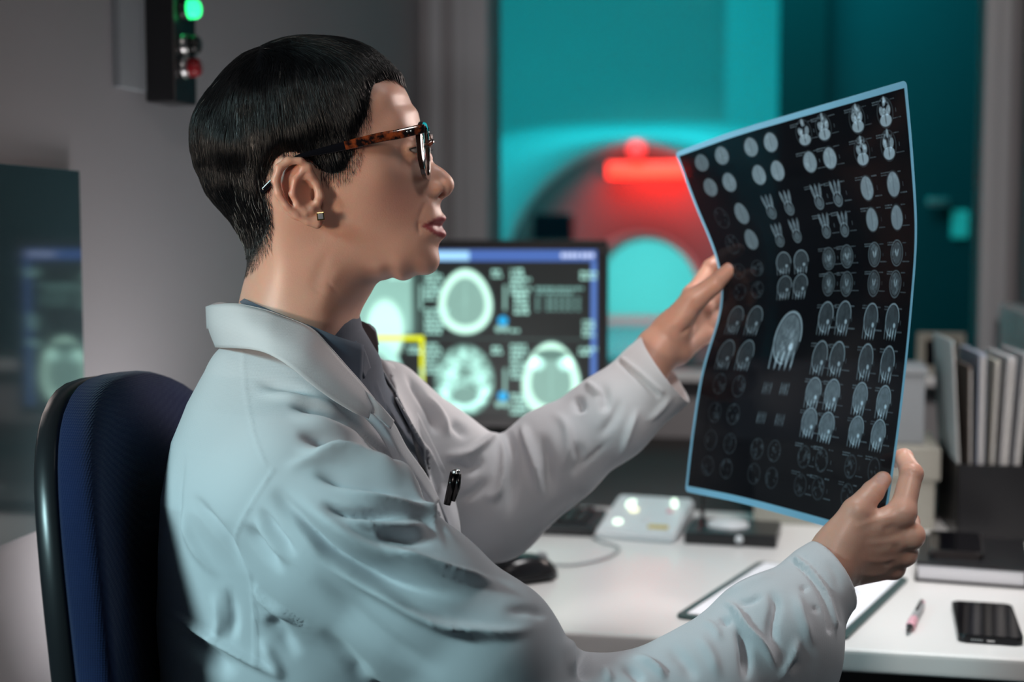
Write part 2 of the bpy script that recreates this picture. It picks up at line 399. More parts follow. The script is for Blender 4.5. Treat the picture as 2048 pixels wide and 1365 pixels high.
# images: numpy canvases written to colour attributes of fine grids
class Canvas:
    def __init__(s, w, h, aspect_w, aspect_h):
        s.w, s.h = w, h; s.a = np.zeros((h, w, 3), np.float32)
        s.X, s.Y = np.meshgrid((np.arange(w) + .5) / w * aspect_w, (np.arange(h) + .5) / h * aspect_h)   # y down
    def noise(s, n, seed):
        r = np.random.RandomState(seed); g = r.rand(n, n).astype(np.float32)
        yi = np.linspace(0, n - 1.001, s.h); xi = np.linspace(0, n - 1.001, s.w)
        y0 = yi.astype(int); x0 = xi.astype(int); fy = (yi - y0)[:, None]; fx = (xi - x0)[None]
        return (g[y0][:, x0]*(1-fy)*(1-fx) + g[y0+1][:, x0]*fy*(1-fx) + g[y0][:, x0+1]*(1-fy)*fx + g[y0+1][:, x0+1]*fy*fx)
    def put(s, mask, col, k=1.0):
        m = (np.clip(mask, 0, 1) * k)[..., None]; s.a = s.a * (1 - m) + np.array(col, np.float32) * m
    def add(s, mask, col): s.a += np.clip(mask, 0, None)[..., None] * np.array(col, np.float32)
    def ell(s, cx, cy, rx, ry, rot=0.0, soft=0.08, egg=0.0):
        dx, dy = s.X - cx, s.Y - cy; c, n = math.cos(rot), math.sin(rot)
        u = (dx * c + dy * n); v = (-dx * n + dy * c) / ry
        u = u / (rx * (1 + egg * v)); return np.clip((1 - np.sqrt(u*u + v*v)) / soft + .5, 0, 1)
    def rect(s, x0, x1, y0, y1, soft=1e-3):
        return np.clip((s.X-x0)/soft, 0, 1) * np.clip((x1-s.X)/soft, 0, 1) * np.clip((s.Y-y0)/soft, 0, 1) * np.clip((y1-s.Y)/soft, 0, 1)
def grid_mesh(name, P, canvas):
    """P: (h+1, w+1, 3) corner points; one quad per canvas pixel, colour on face corners"""
    h, w = P.shape[0] - 1, P.shape[1] - 1
    me = bpy.data.meshes.new(name)
    idx = np.arange((h+1)*(w+1)).reshape(h+1, w+1)
    q = np.stack([idx[:-1, :-1], idx[1:, :-1], idx[1:, 1:], idx[:-1, 1:]], -1).reshape(-1, 4)
    me.vertices.add(P.shape[0]*P.shape[1]); me.vertices.foreach_set('co', P.reshape(-1).astype(np.float32))
    me.loops.add(len(q)*4); me.loops.foreach_set('vertex_index', q.reshape(-1).astype(np.int32))
    me.polygons.add(len(q)); me.polygons.foreach_set('loop_start', np.arange(0, len(q)*4, 4, dtype=np.int32))
    me.update(calc_edges=True)
    att = me.color_attributes.new('print', 'FLOAT_COLOR', 'POINT')
    # sample the canvas at the grid corners
    pad = np.pad(canvas, ((0, 1), (0, 1), (0, 0)), mode='edge')
    c4 = np.ones((P.shape[0], P.shape[1], 4), np.float32); c4[..., :3] = pad
    att.data.foreach_set('color', c4.reshape(-1))
    return me
cv = Canvas(560, 350, SW, SH)
T_ = (0.42, 0.80, 0.70)
cv.put(cv.rect(0, SW, 0, SH), (0.004, 0.007, 0.007))
cv.put(cv.rect(0, SW, 0, 0.0215), (0.05, 0.12, 0.38))
cv.put(cv.rect(0.16, 0.263, 0.003, 0.0205), (0.32, 0.62, 0.92))
for i in range(7): cv.put(cv.ell(0.435 + i*0.0085 + (i > 3)*0.002, 0.0105, 0.0036, 0.0045, soft=.5), (0.7, 0.78, 1.0), .8)
cv.put(cv.rect(SW-0.011, SW, 0.0215, SH), (0.07, 0.16, 0.46))
def sx(px): return (px - 925) / 535.0 * SW + SW / 2
def sy(py): return (py - 505) / 334.0 * SH
nz = cv.noise(70, 3) * .6 + cv.noise(160, 4) * .5
for gx in (845, 1017): cv.put(cv.rect(sx(gx)-.0007, sx(gx)+.0007, .0215, SH), (0.05, 0.09, 0.085))
cv.put(cv.rect(0, SW-.011, sy(680), sy(683)), (0.05, 0.09, 0.085))
def skull(px, py, rx, ry, k, full, egg=0.0):
    x, y = sx(px), sy(py); rx *= SW/535; ry *= SH/334
    cv.put(cv.ell(x, y, rx*1.07, ry*1.05, 0, .05, egg), (0.05*k, .10*k, .09*k))
    cv.put(cv.ell(x, y, rx, ry, 0, .05, egg), (0.60*k, 1.0*k, .82*k))
    if full: cv.put(cv.ell(x, y, rx*full, ry*full, 0, .10, egg), (0.20, .36, .31)); cv.add(cv.ell(x, y, rx*full, ry*full, 0, .2, egg) * (nz-.5)*.10, T_)
    cv.add(cv.ell(x, y-ry*.1, rx*.06, ry*full*.9, 0, .8) * .07, T_)
skull(932, 608, 53, 64, 1.0, 0.74, .14)
skull(1103, 762, 57, 74, 1.0, 0.70, .16)
# bony forehead arc of the right-hand scan
cv.put(cv.ell(sx(1103), sy(712), .030, .010, 0, .3), (0.1, .2, .17)); cv.add(cv.ell(sx(1075), sy(730), .014, .012, 0, .5)*.8, T_); cv.add(cv.ell(sx(1131), sy(730), .014, .012, 0, .5)*.8, T_)
# skull-base scan
x, y = sx(930), sy(765); cv.put(cv.ell(x, y, .055, .066, 0, .08, .05), (0.10, .20, .17)); cv.add(cv.ell(x, y, .052, .062, 0, .2)*np.clip(nz*2.4-.9, 0, 1)*.65, T_)
for dx, dy, r in ((-.026, -.006, .015), (.026, -.006, .015), (0, -.045, .010), (-.02, -.028, .01), (.02, -.028, .01), (-.036, .018, .01), (.036, .018, .01)): cv.add(cv.ell(x+dx, y+dy, r, r, 0, .7)*.5, T_)
rr = cv.ell(x, y+.012, .044, .046, 0, .1) - cv.ell(x, y+.008, .036, .036, 0, .1); cv.add(np.clip(rr, 0, 1)*(cv.Y > y+.018)*.7, T_)
cv.put(cv.ell(x, y+.028, .024, .014, 0, .2), (.16, .30, .26))
# pale left column
cv.put(cv.rect(0, sx(830), sy(548), sy(678), .01), (0.22, .42, .36)); cv.put(cv.ell(sx(770), sy(668), .035, .058, 0, .25), (0.55, .95, .8))
cv.add(cv.rect(0, sx(845), .0215, sy(678)) * cv.noise(8, 9) * .12, T_)
cv.put(cv.rect(sx(660), sx(849), sy(677), sy(687)), (0.80, .85, .0)); cv.put(cv.rect(sx(840), sx(849), sy(677), SH), (0.80, .85, .0))
cv.put(cv.ell(sx(750), sy(762), .052, .066, 0, .08), T_); cv.put(cv.ell(sx(745), sy(764), .036, .050, 0, .1), (.2, .36, .31))
# rows of small lettering on the images
def lines(px, py, n, w, seed, col=T_, k=.8, dy=9.0):
    r = random.Random(seed)
    for i in range(n):
        x0 = px
        end = px + w * r.uniform(.45, 1)
        while x0 < end:
            l = r.uniform(2, 9); cv.put(cv.rect(sx(x0), sx(x0 + l), sy(py + i*dy), sy(py + i*dy + 6.2), .0004), tuple(q*1.25 for q in col), k*r.uniform(.8, 1.1)); x0 += l + 2
for px, py, n, w, sd in ((850, 545, 7, 40, 1), (850, 622, 6, 48, 2), (1022, 543, 6, 42, 4), (1030, 590, 5, 34, 5), (1160, 548, 2, 38, 6), (1165, 643, 4, 28, 7), (1022, 662, 1, 34, 8),
                         (850, 692, 7, 36, 9), (1022, 692, 8, 36, 10), (1022, 790, 5, 46, 11), (850, 785, 4, 40, 12), (985, 545, 2, 30, 13), (985, 697, 2, 30, 14), (1158, 697, 2, 34, 15), (815, 697, 2, 28, 16), (780, 550, 2, 55, 17)):
    lines(px, py, n, w, sd)
lines(1072, 578, 2, 98, 20, (0.2, .42, .38), .8)
for r_ in range(4): 
    for c_ in (1072, 1092, 1102, 1114, 1126, 1138, 1152): cv.put(cv.rect(sx(c_), sx(c_ + 8), sy(598 + r_*7.5), sy(603 + r_*7.5)), (0.2, .42, .38), .8)
for px in (840, 1008): 
    for y0, y1 in ((575, 625), (740, 800)): cv.put(cv.rect(sx(px), sx(px+6), sy(y0), sy(y1)), T_, .6)
for py in (646, 796): cv.put(cv.ell(sx(1007), sy(py), .009, .009, 0, .2), (0.0, .36, .72)); cv.put(cv.ell(sx(998), sy(py+16), .006, .006, 0, .3), T_, .6); cv.put(cv.ell(sx(1012), sy(py+16), .006, .006, 0, .3), T_, .6)
gx = np.linspace(-SW/2, SW/2, 561); gz = np.linspace(zc + SH/2, zc - SH/2, 351)
P = np.zeros((351, 561, 3)); P[..., 0] = gx[None]; P[..., 2] = gz[:, None]; P[..., 1] = -0.0045
me = grid_mesh('screen', P, cv.a)
sm = bpy.data.materials.new('monitor_screen'); sm.use_nodes = True; nt = sm.node_tree; b = nt.nodes['Principled BSDF']
b.inputs['Base Color'].default_value = (0.01, 0.01, 0.01, 1); b.inputs['Roughness'].default_value = 0.35
va = nt.nodes.new('ShaderNodeVertexColor'); va.layer_name = 'print'; nt.links.new(va.outputs[0], b.inputs['Emission Color']); b.inputs['Emission Strength'].default_value = 1.3
scr = link('screen', me, sm, mt, False)

# ---- keyboard --------------------------------------------------------------
kp = on_z(1187, 1076, DESK_Z)
kb = empty('keyboard', (kp.x, kp.y, DESK_Z), RA); tag(kb, 'black computer keyboard half hidden behind the far sleeve', 'keyboard')
bm = bmesh.new(); box(bm, -0.43, 0.0, 0.0, 0.145, 0.001, 0.018, 0.004); obj('body', bm, M['black'], kb)
bm = bmesh.new(); box(bm, -0.10, -0.012, 0.012, 0.13, 0.017, 0.0205, 0.001)
for i in range(6): 
    for j in range(4): box(bm, -0.096 + j*0.02, -0.078 + j*0.02, 0.016 + i*0.019, 0.033 + i*0.019, 0.02, 0.0245, 0.0015, 1)
obj('number_pad', bm, M['black'], kb)
bm = bmesh.new()
for i in range(6):
    for j in range(15): box(bm, -0.424 + j*0.0205, -0.406 + j*0.0205, 0.016 + i*0.019, 0.033 + i*0.019, 0.0175, 0.0245, 0.0015, 1)
obj('keys', bm, M['black'], kb)

# ---- mouse -----------------------------------------------------------------
mp = on_z(1045, 1160, DESK_Z)
ms = empty('mouse', (mp.x, mp.y, DESK_Z), math.radians(-62)); tag(ms, 'black computer mouse with thin grey cable on the white desk', 'mouse')
def mouse_body(bm, z_off=0.0, s=1.0, lo=0.0):
    nu, nv = 28, 12; rings = []
    for j in range(nv + 1):
        t = j / nv; ring = []
        for i in range(nu):
            a = 2*PI*i/nu; c, n = math.cos(a), math.sin(a)
            rx = 0.031*(1 - .10*math.cos(2*a)**2)*s; ry = 0.055*s
            r = math.cos(t*PI/2)**0.55 if t < 1 else 0
            hgt = 0.036*(1 - .30*max(0, n*r)**2*1.2 - .08*max(0, -n*r))
            ring.append(bm.verts.new((rx*c*r, ry*n*r, z_off + lo + (hgt - lo)*math.sin(t*PI/2)**.85)) if t < 1 else bm.verts.new((0, 0, z_off + 0.036)))
            if t == 1: break
        rings.append(ring)
    for a, b in zip(rings, rings[1:]):
        for i in range(nu):
            if len(b) == 1: bm.faces.new((a[i], a[(i+1) % nu], b[0]))
            else: bm.faces.new((a[i], a[(i+1) % nu], b[(i+1) % nu], b[i]))
    bm.faces.new(rings[0][::-1])
bm = bmesh.new(); mouse_body(bm); obj('body', bm, mat('mouse_plastic', (0.012, .012, .014), rough=.22), ms, True)
bm = bmesh.new(); lathe(bm, [(0, -.004), (.008, -.004), (.0095, -.002), (.0095, .002), (.008, .004), (0, .004)], 24, Matrix.Translation((0, .030, .0275)) @ Matrix.Rotation(PI/2, 4, 'Y')); obj('scroll_wheel', bm, M['grey_plastic'], ms, True)
bm = bmesh.new(); box(bm, -.0335, .0335, -.03, .035, .004, .009, .002); obj('side_grip', bm, M['black'], ms)
cab = [on_z(px, py, DESK_Z + .004) for px, py in ((1104, 1130), (1150, 1130), (1200, 1120), (1232, 1106), (1236, 1095), (1205, 1085), (1186, 1076))]
bm = bmesh.new(); tube(bm, crv(cab), .0019, 8); cb = obj('cable', bm, M['grey_plastic'], ms, True); cb.matrix_parent_inverse = (Matrix.Translation(ms.location) @ RZ(math.radians(-62))).inverted()

# ---- intercom console ------------------------------------------------------
a0 = on_z(1190, 1078, DESK_Z)
ic = empty('intercom_console', (a0.x, a0.y, DESK_Z), math.radians(-19)); tag(ic, 'pale sloping intercom console with lit round buttons on the desk', 'intercom')
bm = bmesh.new()
for z, zb in ((0, 0),): 
    v = [bm.verts.new(p) for p in ((0, 0, 0), (.128, 0, 0), (.128, .15, 0), (0, .15, 0), (0, 0, .014), (.128, 0, .014), (.128, .15, .046), (0, .15, .046))]
    for f in ((3, 2, 1, 0), (4, 5, 6, 7), (0, 1, 5, 4), (1, 2, 6, 5), (2, 3, 7, 6), (3, 0, 4, 7)): bm.faces.new([v[i] for i in f])
bmesh.ops.bevel(bm, geom=list(bm.edges), offset=.004, segments=3, affect='EDGES'); obj('housing', bm, M['white_plastic'], ic)
SL = math.atan2(.032, .15)
M['lamp_lit'] = mat('lit_button', (0.8, .9, .8), emit=(0.75, 1.0, .78), estr=1.6)
M['lamp_warm'] = mat('lit_button_warm', (0.8, .8, .6), emit=(1.0, .95, .6), estr=1.1)
M['yellow'] = mat('yellow_plastic', (0.65, .50, .12)); M['pink'] = mat('pink_plastic', (0.75, .40, .47), rough=.35)
def on_slope(x, y, r, h, m, nm):
    bm = bmesh.new(); lathe(bm, [(0, 0), (r, 0), (r, h*.7), (r*.85, h), (0, h*1.05)], 24, Matrix.Translation((x, y, .014 + y*.032/.15)) @ Matrix.Rotation(SL, 4, 'X')); return obj(nm, bm, m, ic, True)
on_slope(.028, .035, .0075, .004, M['lamp_lit'], 'button'); on_slope(.042, .085, .0075, .004, M['lamp_warm'], 'button')
on_slope(.10, .09, .006, .003, M['pink'], 'button'); on_slope(.103, .112, .005, .012, M['lamp_lit'], 'knob'); on_slope(.07, .05, .006, .003, M['white_plastic'], 'button')
bm = bmesh.new(); box(bm, .080, .112, .020, .032, .018, .0225, .001); obj('yellow_key', bm, M['yellow'], ic)
bm = bmesh.new(); box(bm, .026, .036, .095, .125, .034, .043, .002); obj('switch', bm, M['lamp_lit'], ic)

# ---- microphone base right of the intercom --------------------------------
b0 = on_z(1368, 1089, DESK_Z)
mb = empty('microphone_base', (b0.x, b0.y, DESK_Z), math.radians(-14)); tag(mb, 'flat black microphone base with white oval pad beside the intercom', 'microphone')
bm = bmesh.new(); box(bm, 0, .142, 0, .12, 0, .02, .004); obj('base', bm, M['black'], mb)
bm = bmesh.new(); lathe(bm, [(0, 0), (.026, 0), (.026, .005), (.022, .008), (0, .009)], 32, Matrix.Translation((.062, .06, .0195)) @ Matrix.Scale(1.25, 4, (1, 0, 0))); obj('pad', bm, M['white_plastic'], mb, True)
bm = bmesh.new(); lathe(bm, [(0, 0), (.006, 0), (.006, .006), (0, .008)], 20, Matrix.Translation((.085, .002, .012)) @ Matrix.Rotation(PI/2, 4, 'X')); obj('knob', bm, M['white_plastic'], mb, True)
bm = bmesh.new(); tube(bm, crv([(.022, .06, .018), (.020, .07, .09), (.022, .085, .17), (.032, .09, .21)]), .0035, 10); o = obj('gooseneck', bm, M['black'], mb, True)
bm = bmesh.new(); tube(bm, [(.031, .09, .205), (.036, .088, .216), (.045, .08, .232), (.049, .078, .238)], [.004, .008, .008, .004], 12); obj('capsule', bm, M['black'], o, True)

# ---- clipboard -------------------------------------------------------------
def flat_quad(c4, z):
    return [on_z(px, py, z) for px, py in c4]
cc = flat_quad(((1350, 1238), (1692, 1284), (1752, 1165), (1467, 1112)), DESK_Z)
# a true rectangle through the front edge
f0, f1 = cc[0], cc[1]; ang = math.atan2(f1.y - f0.y, f1.x - f0.x); wcl = (f1 - f0).length
cl = empty('clipboard', (f0.x, f0.y, DESK_Z), ang); tag(cl, 'dark green clipboard holding white paper lying under the near cuff', 'clipboard')
LC = 0.335
bm = bmesh.new(); prism(bm, [(p[0] + wcl/2, p[1] + LC/2) for p in rrect(wcl, LC, .010)], 0.0005, .0045, .0008); obj('board', bm, mat('dark_green_board', (0.035, .07, .07), rough=.4), cl)
bm = bmesh.new(); prism(bm, [(p[0] + wcl/2 + .001, p[1] + LC/2 - .0) for p in rrect(wcl - .022, LC - .022, .001)], .0045, .0062); obj('paper', bm, M['paper'], cl)
bm = bmesh.new(); tube(bm, crv([(.075, LC-.045, .0095), (.08, LC-.012, .0105), (.12, LC-.006, .0105), (.155, LC-.012, .0105), (.16, LC-.045, .0095)]), .0018, 8)
box(bm, .072, .163, LC-.05, LC-.028, .006, .0105, .002); obj('clip', bm, M['metal'], cl, False)
bm = bmesh.new()
r = random.Random(5)
for i in range(16): box(bm, .035, .035 + r.uniform(.09, .15), LC - .09 - i*.0125, LC - .087 - i*.0125, .0062, .0063)
obj('printed_lines', bm, mat('pale_ink', (0.45, .48, .55)), cl)

# ---- pen -------------------------------------------------------------------
q0, q1 = on_z(1815, 1264, DESK_Z + .006), on_z(1846, 1205, DESK_Z + .006)
d = (q1 - q0).normalized(); L = (q1 - q0).length
pn = empty('ballpoint_pen', (q0.x, q0.y, DESK_Z + .006), math.atan2(d.y, d.x)); tag(pn, 'clear ballpoint pen with a pink grip lying beside the phone', 'pen')
MX = Matrix.Rotation(PI/2, 4, 'Y')
def pseg(nm, prof, m, par):
    bm = bmesh.new(); lathe(bm, prof, 16, MX); return obj(nm, bm, m, par, True)
pseg('tip', [(0, 0), (.0012, .002), (.0035, .018), (.0045, .022)], M['black'], pn)
pseg('grip', [(.0045, .022), (.0056, .026), (.0058, .055), (.005, .06)], M['pink'], pn)
pseg('barrel', [(.005, .06), (.005, L-.02), (.0045, L-.018)], M['grey_plastic'], pn)
pseg('plunger', [(.0045, L-.018), (.003, L-.016), (.003, L-.001), (0, L)], M['pink'], pn)
bm = bmesh.new(); box(bm, .085, L-.016, -.0015, .0015, .0056, .0075, .0005); obj('clip', bm, M['black'], pn)

# ---- smartphone ------------------------------------------------------------
f0, f1 = on_z(1916, 1286, DESK_Z), on_z(2047, 1296, DESK_Z); ang = math.atan2(f1.y-f0.y, f1.x-f0.x)
pw, pl = .0735, .165
ph = empty('smartphone', (f0.x, f0.y, DESK_Z), ang + .03); tag(ph, 'black smartphone lying screen up near the desk corner', 'phone')
bm = bmesh.new(); prism(bm, [(p[0]+pw/2, p[1]+pl/2) for p in rrect(pw, pl, .009)], .0003, .0092, .002); obj('body', bm, mat('phone_frame', (.01, .01, .012), rough=.25, metal=.6), ph)
bm = bmesh.new(); prism(bm, [(p[0]+pw/2, p[1]+pl/2) for p in rrect(pw-.005, pl-.005, .007)], .0091, .0098); obj('screen', bm, M['black_gloss'], ph)
bm = bmesh.new(); box(bm, pw/2-.0045, pw/2+.0045, -.0003, .002, .0035, .0058, .0008); obj('charging_port', bm, M['metal'], ph)
bm = bmesh.new()
for i in range(5): box(bm, pw/2 - .022 + i*.0028, pw/2 - .0205 + i*.0028, -.0003, .001, .004, .0055)
obj('speaker_holes', bm, M['grey_plastic'], ph)

# ---- notebook and tablet at the back right ---------------------------------
f0, f1 = on_z(1829, 1164, DESK_Z), on_z(2040, 1178, DESK_Z); ang = math.atan2(f1.y-f0.y, f1.x-f0.x); w = (f1-f0).length + .01
nb = empty('notebook', (f0.x, f0.y, DESK_Z), ang + math.radians(-2)); tag(nb, 'thick black hardcover notebook lying below a small tablet at right', 'notebook')
bm = bmesh.new(); box(bm, 0, w, 0, .20, .0005, .004, .001); box(bm, 0, w, 0, .20, .024, .028, .001); box(bm, w - .004, w, 0, .20, .002, .026, .001); obj('cover', bm, M['black'], nb)
bm = bmesh.new(); box(bm, .004, w-.004, .004, .196, .004, .024); obj('pages', bm, M['paper'], nb)
f0, f1 = on_z(1856, 1112, DESK_Z+.029), on_z(1968, 1119, DESK_Z+.029); ang = math.atan2(f1.y-f0.y, f1.x-f0.x); w = (f1-f0).length
tb = empty('small_tablet', (f0.x, f0.y, DESK_Z+.0285), ang); tag(tb, 'dark handheld device with metal edge lying on the notebook', 'tablet')
bm = bmesh.new(); prism(bm, [(p[0]+w/2, p[1]+.07) for p in rrect(w, .14, .01)], 0, .009, .002); obj('body', bm, mat('dark_metal', (.12, .11, .11), rough=.3, metal=.8), tb)
bm = bmesh.new(); prism(bm, [(p[0]+w/2, p[1]+.07) for p in rrect(w-.006, .134, .008)], .009, .0096); obj('screen', bm, M['black_gloss'], tb)

# ---- boxes -----------------------------------------------------------------
CB = on_z(1868, 1062, DESK_Z)
cbx = empty('storage_box', (CB.x, CB.y, DESK_Z), RA); tag(cbx, 'cream lidded storage box standing on the desk behind the film', 'box')
bm = bmesh.new(); box(bm, -.29, 0, 0, .20, 0, .082, .002); obj('body', bm, M['cream'], cbx)
bm = bmesh.new(); box(bm, -.295, .008, -.005, .206, .082, .135, .003); obj('lid', bm, M['cream'], cbx)
cb2 = empty('archive_box', (CB.x - .02, CB.y + .03, DESK_Z + .135), RA); tag(cb2, 'grey archive box standing on top of the cream lidded box', 'box')
bm = bmesh.new(); box(bm, -.30, .01, .01, .14, 0.0005, .115, .003); obj('body', bm, M['grey_card'], cb2)
bm = bmesh.new(); box(bm, -.304, .014, .006, .144, .115, .127, .003); obj('lid', bm, M['grey_card'], cb2)

# ---- small framed display on the sill --------------------------------------
pf = at(1883, 741, 3.17); fu, fv = to_room(pf)
pfr = empty('photo_frame', room(fu, WALL_W - .03, WZ0 + 0.001), RA); tag(pfr, 'small cream picture frame with dark centre leaning on the window sill', 'picture frame')
bm = bmesh.new()
for a, b_, c_, d in ((-.052, .052, .078, .094), (-.052, .052, 0, .018), (-.052, -.034, .018, .078), (.034, .052, .018, .078)): box(bm, a, b_, -.012, .0, c_, d, .002)
obj('frame', bm, M['cream'], pfr)
bm = bmesh.new(); box(bm, -.034, .034, -.006, .0, .018, .078); obj('picture', bm, M['black_gloss'], pfr)

# ---- file holder with folders ----------------------------------------------
H0 = on_z(1912, 1080, DESK_Z)
fh = empty('file_holder', (H0.x, H0.y, DESK_Z), RA + math.radians(4)); tag(fh, 'black magazine file holder standing at the right wall full of folders', 'file holder')
hw, hd = .115, .20
bm = bmesh.new()
def side(x0):
    pts = [(0, 0), (hd, 0), (hd, .27), (hd*.55, .255), (hd*.15, .12), (0, .12)]
    prism(bm, pts, 0, .003, 0, Matrix.Translation((x0, 0, .0)) @ Matrix.Rotation(PI/2, 4, 'Z') @ Matrix.Rotation(PI/2, 4, 'X'))
side(0.0); side(hw)
box(bm, 0, hw + .003, 0, hd, 0, .003); box(bm, 0, hw+.003, hd-.003, hd, 0, .27); box(bm, 0, hw+.003, 0, .003, 0, .12)
obj('body', bm, M['black'], fh)
M['sheets'] = mat('stacked_sheets', (.42, .41, .40), rough=.9, noise=(120, .25))
specs = [(.008, .004, .31, 'pale blue folder, leftmost and tallest in the file holder', (.42, .50, .52), 'folder', -7), (.020, .004, .27, 'narrow brown folder between the pale blue and white folders', (.16, .12, .10), 'folder', -2),
         (.030, .011, .29, 'bluish document wad in the middle of the file holder', (.30, .34, .42), 'folder', 0), (.047, .006, .28, 'cream document sleeve near the middle of the file holder', (.55, .53, .47), 'folder', 3),
         (.060, .012, .285, 'thick white folder right of the cream document sleeve', (.52, .52, .54), 'folder', 5), (.078, .010, .29, 'grey-white folder, rightmost in the file holder', (.44, .45, .47), 'folder', 7)]
for i, (x, t, hh, lab, col, cat, tilt) in enumerate(specs):
    p = fh.matrix_basis if False else None
    R4 = RZ(RA + math.radians(4)); base = Vector(H0) + R4 @ Vector((x, .006, .0))
    f = empty('folder', (base.x, base.y, DESK_Z + .004), RA + math.radians(4)); tag(f, lab, cat, 'folders in the file holder')
    sh = math.tan(math.radians(tilt*.55))
    bm = bmesh.new(); vs = box(bm, 0, t, 0, .19, 0, hh, .0006, 1)
    for v in bm.verts: v.co.x += v.co.z * sh
    obj('cover', bm, mat('folder_card', col, rough=.7), f)
    bm = bmesh.new(); box(bm, t*.2, t*.8, -.003, .188, 0.004, hh - .006)
    for v in bm.verts: v.co.x += v.co.z * sh
    obj('sheets', bm, M['sheets'], f)
# ================================================================== implicit modelling
def smin(a, b, k):
    h = np.clip(0.5 + 0.5 * (b - a) / k, 0, 1)
    return b + (a - b) * h - k * h * (1 - h)
def smax(a, b, k): return -smin(-a, -b, k)
def sd_caps(P, a, b, ra, rb):
    a = np.array(a, float); b = np.array(b, float); ab = b - a
    t = np.clip(((P - a) @ ab) / (ab @ ab), 0, 1)
    return np.linalg.norm(P - a - t[:, None] * ab, axis=1) - (ra + (rb - ra) * t)
def sd_chain(P, pts, rs, k=0.0):
    d = None
    for i in range(len(pts) - 1):
        q = sd_caps(P, pts[i], pts[i+1], rs[i], rs[i+1])
        d = q if d is None else (smin(d, q, k) if k > 0 else np.minimum(d, q))
    return d
def sd_ell(P, c, r, Rm=None):
    Q = P - np.array(c, float)
    if Rm is not None: Q = Q @ Rm
    r = np.array(r, float)
    k0 = np.linalg.norm(Q / r, axis=1); k1 = np.linalg.norm(Q / (r * r), axis=1) + 1e-9
    return k0 * (k0 - 1) / k1
def near_box(P, pts, m):
    pts = np.array([tuple(p) for p in pts]); lo = pts.min(0) - m; hi = pts.max(0) + m
    return np.all((P > lo) & (P < hi), axis=1)
def surf_nets(f, lo, hi, h, slack=1.6, B=8):
    lo = np.array(lo, float); n = (np.ceil((np.array(hi) - lo) / h / B).astype(int)) * B
    nb = n // B
    ci = np.stack(np.meshgrid(*[np.arange(k) for k in nb], indexing='ij'), -1).reshape(-1, 3)
    C = lo + (ci + 0.5) * B * h - 0.5 * h
    fc = f(C)
    keep = np.abs(fc) < slack * B * h * 0.87
    G = np.repeat(np.repeat(np.repeat(fc.reshape(nb).astype(np.float32), B, 0), B, 1), B, 2)
    off = np.stack(np.meshgrid(*[np.arange(B)] * 3, indexing='ij'), -1).reshape(-1, 3)
    kb = ci[keep]
    for s in range(0, len(kb), 1500):
        I = (kb[s:s+1500, None, :] * B + off[None]).reshape(-1, 3)
        G[I[:, 0], I[:, 1], I[:, 2]] = f(lo + I * h)
    ins = G < 0
    c = np.zeros(np.array(G.shape) - 1, np.int8)
    for dx in (0, 1):
        for dy in (0, 1):
            for dz in (0, 1):
                c += ins[dx:ins.shape[0]-1+dx, dy:ins.shape[1]-1+dy, dz:ins.shape[2]-1+dz]
    act = (c > 0) & (c < 8)
    A = np.argwhere(act)
    vid = np.full(act.shape, -1, np.int32); vid[act] = np.arange(len(A))
    acc = np.zeros((len(A), 3)); cnt = np.zeros(len(A))
    cor = [(i, j, k) for i in (0, 1) for j in (0, 1) for k in (0, 1)]
    for a in cor:
        for ax in range(3):
            if a[ax]: continue
            b = list(a); b[ax] = 1
            va = G[A[:, 0]+a[0], A[:, 1]+a[1], A[:, 2]+a[2]]; vb = G[A[:, 0]+b[0], A[:, 1]+b[1], A[:, 2]+b[2]]
            m = (va < 0) != (vb < 0)
            t = np.where(m, va / np.where(m, va - vb, 1), 0)
            p = np.array(a, float)[None] + np.zeros((len(A), 3)); p[:, ax] += t
            acc[m] += p[m]; cnt[m] += 1
    V = lo + (A + acc / cnt[:, None]) * h
    F = []
    for ax in range(3):
        s0 = [slice(1, -1)] * 3; s1 = [slice(1, -1)] * 3
        s0[ax] = slice(0, -1); s1[ax] = slice(1, None)
        g0, g1 = ins[tuple(s0)], ins[tuple(s1)]
        E = np.argwhere(g0 != g1); o = np.ones(3, int); o[ax] = 0; E = E + o
        sgn = ins[E[:, 0], E[:, 1], E[:, 2]]
        u, v = (ax + 1) % 3, (ax + 2) % 3
        def cell(du, dv):
            q = E.copy(); q[:, u] -= du; q[:, v] -= dv; return vid[q[:, 0], q[:, 1], q[:, 2]]
        q = np.stack([cell(1, 1), cell(0, 1), cell(0, 0), cell(1, 0)], 1)
        q[~sgn] = q[~sgn][:, ::-1]
        F.append(q)
    F = np.concatenate(F); F = F[(F >= 0).all(1)]
    return V, F
def grad(f, V, e=6e-4):
    g = np.stack([f(V + np.eye(3)[i] * e) - f(V - np.eye(3)[i] * e) for i in range(3)], 1) / (2 * e)
    return g
def relax(f, V, it=2):
    for _ in range(it):
        g = grad(f, V); d = f(V); n2 = (g * g).sum(1) + 1e-6
        V = V - np.clip(d / n2, -0.0015, 0.0015)[:, None] * g
    return V
def vnormals(V, F):
    n = np.cross(V[F[:, 2]] - V[F[:, 0]], V[F[:, 3 if F.shape[1] > 3 else 2]] - V[F[:, 1]])
    N = np.zeros_like(V)
    for k in range(F.shape[1]): np.add.at(N, F[:, k], n)
    return N / (np.linalg.norm(N, axis=1, keepdims=True) + 1e-12)
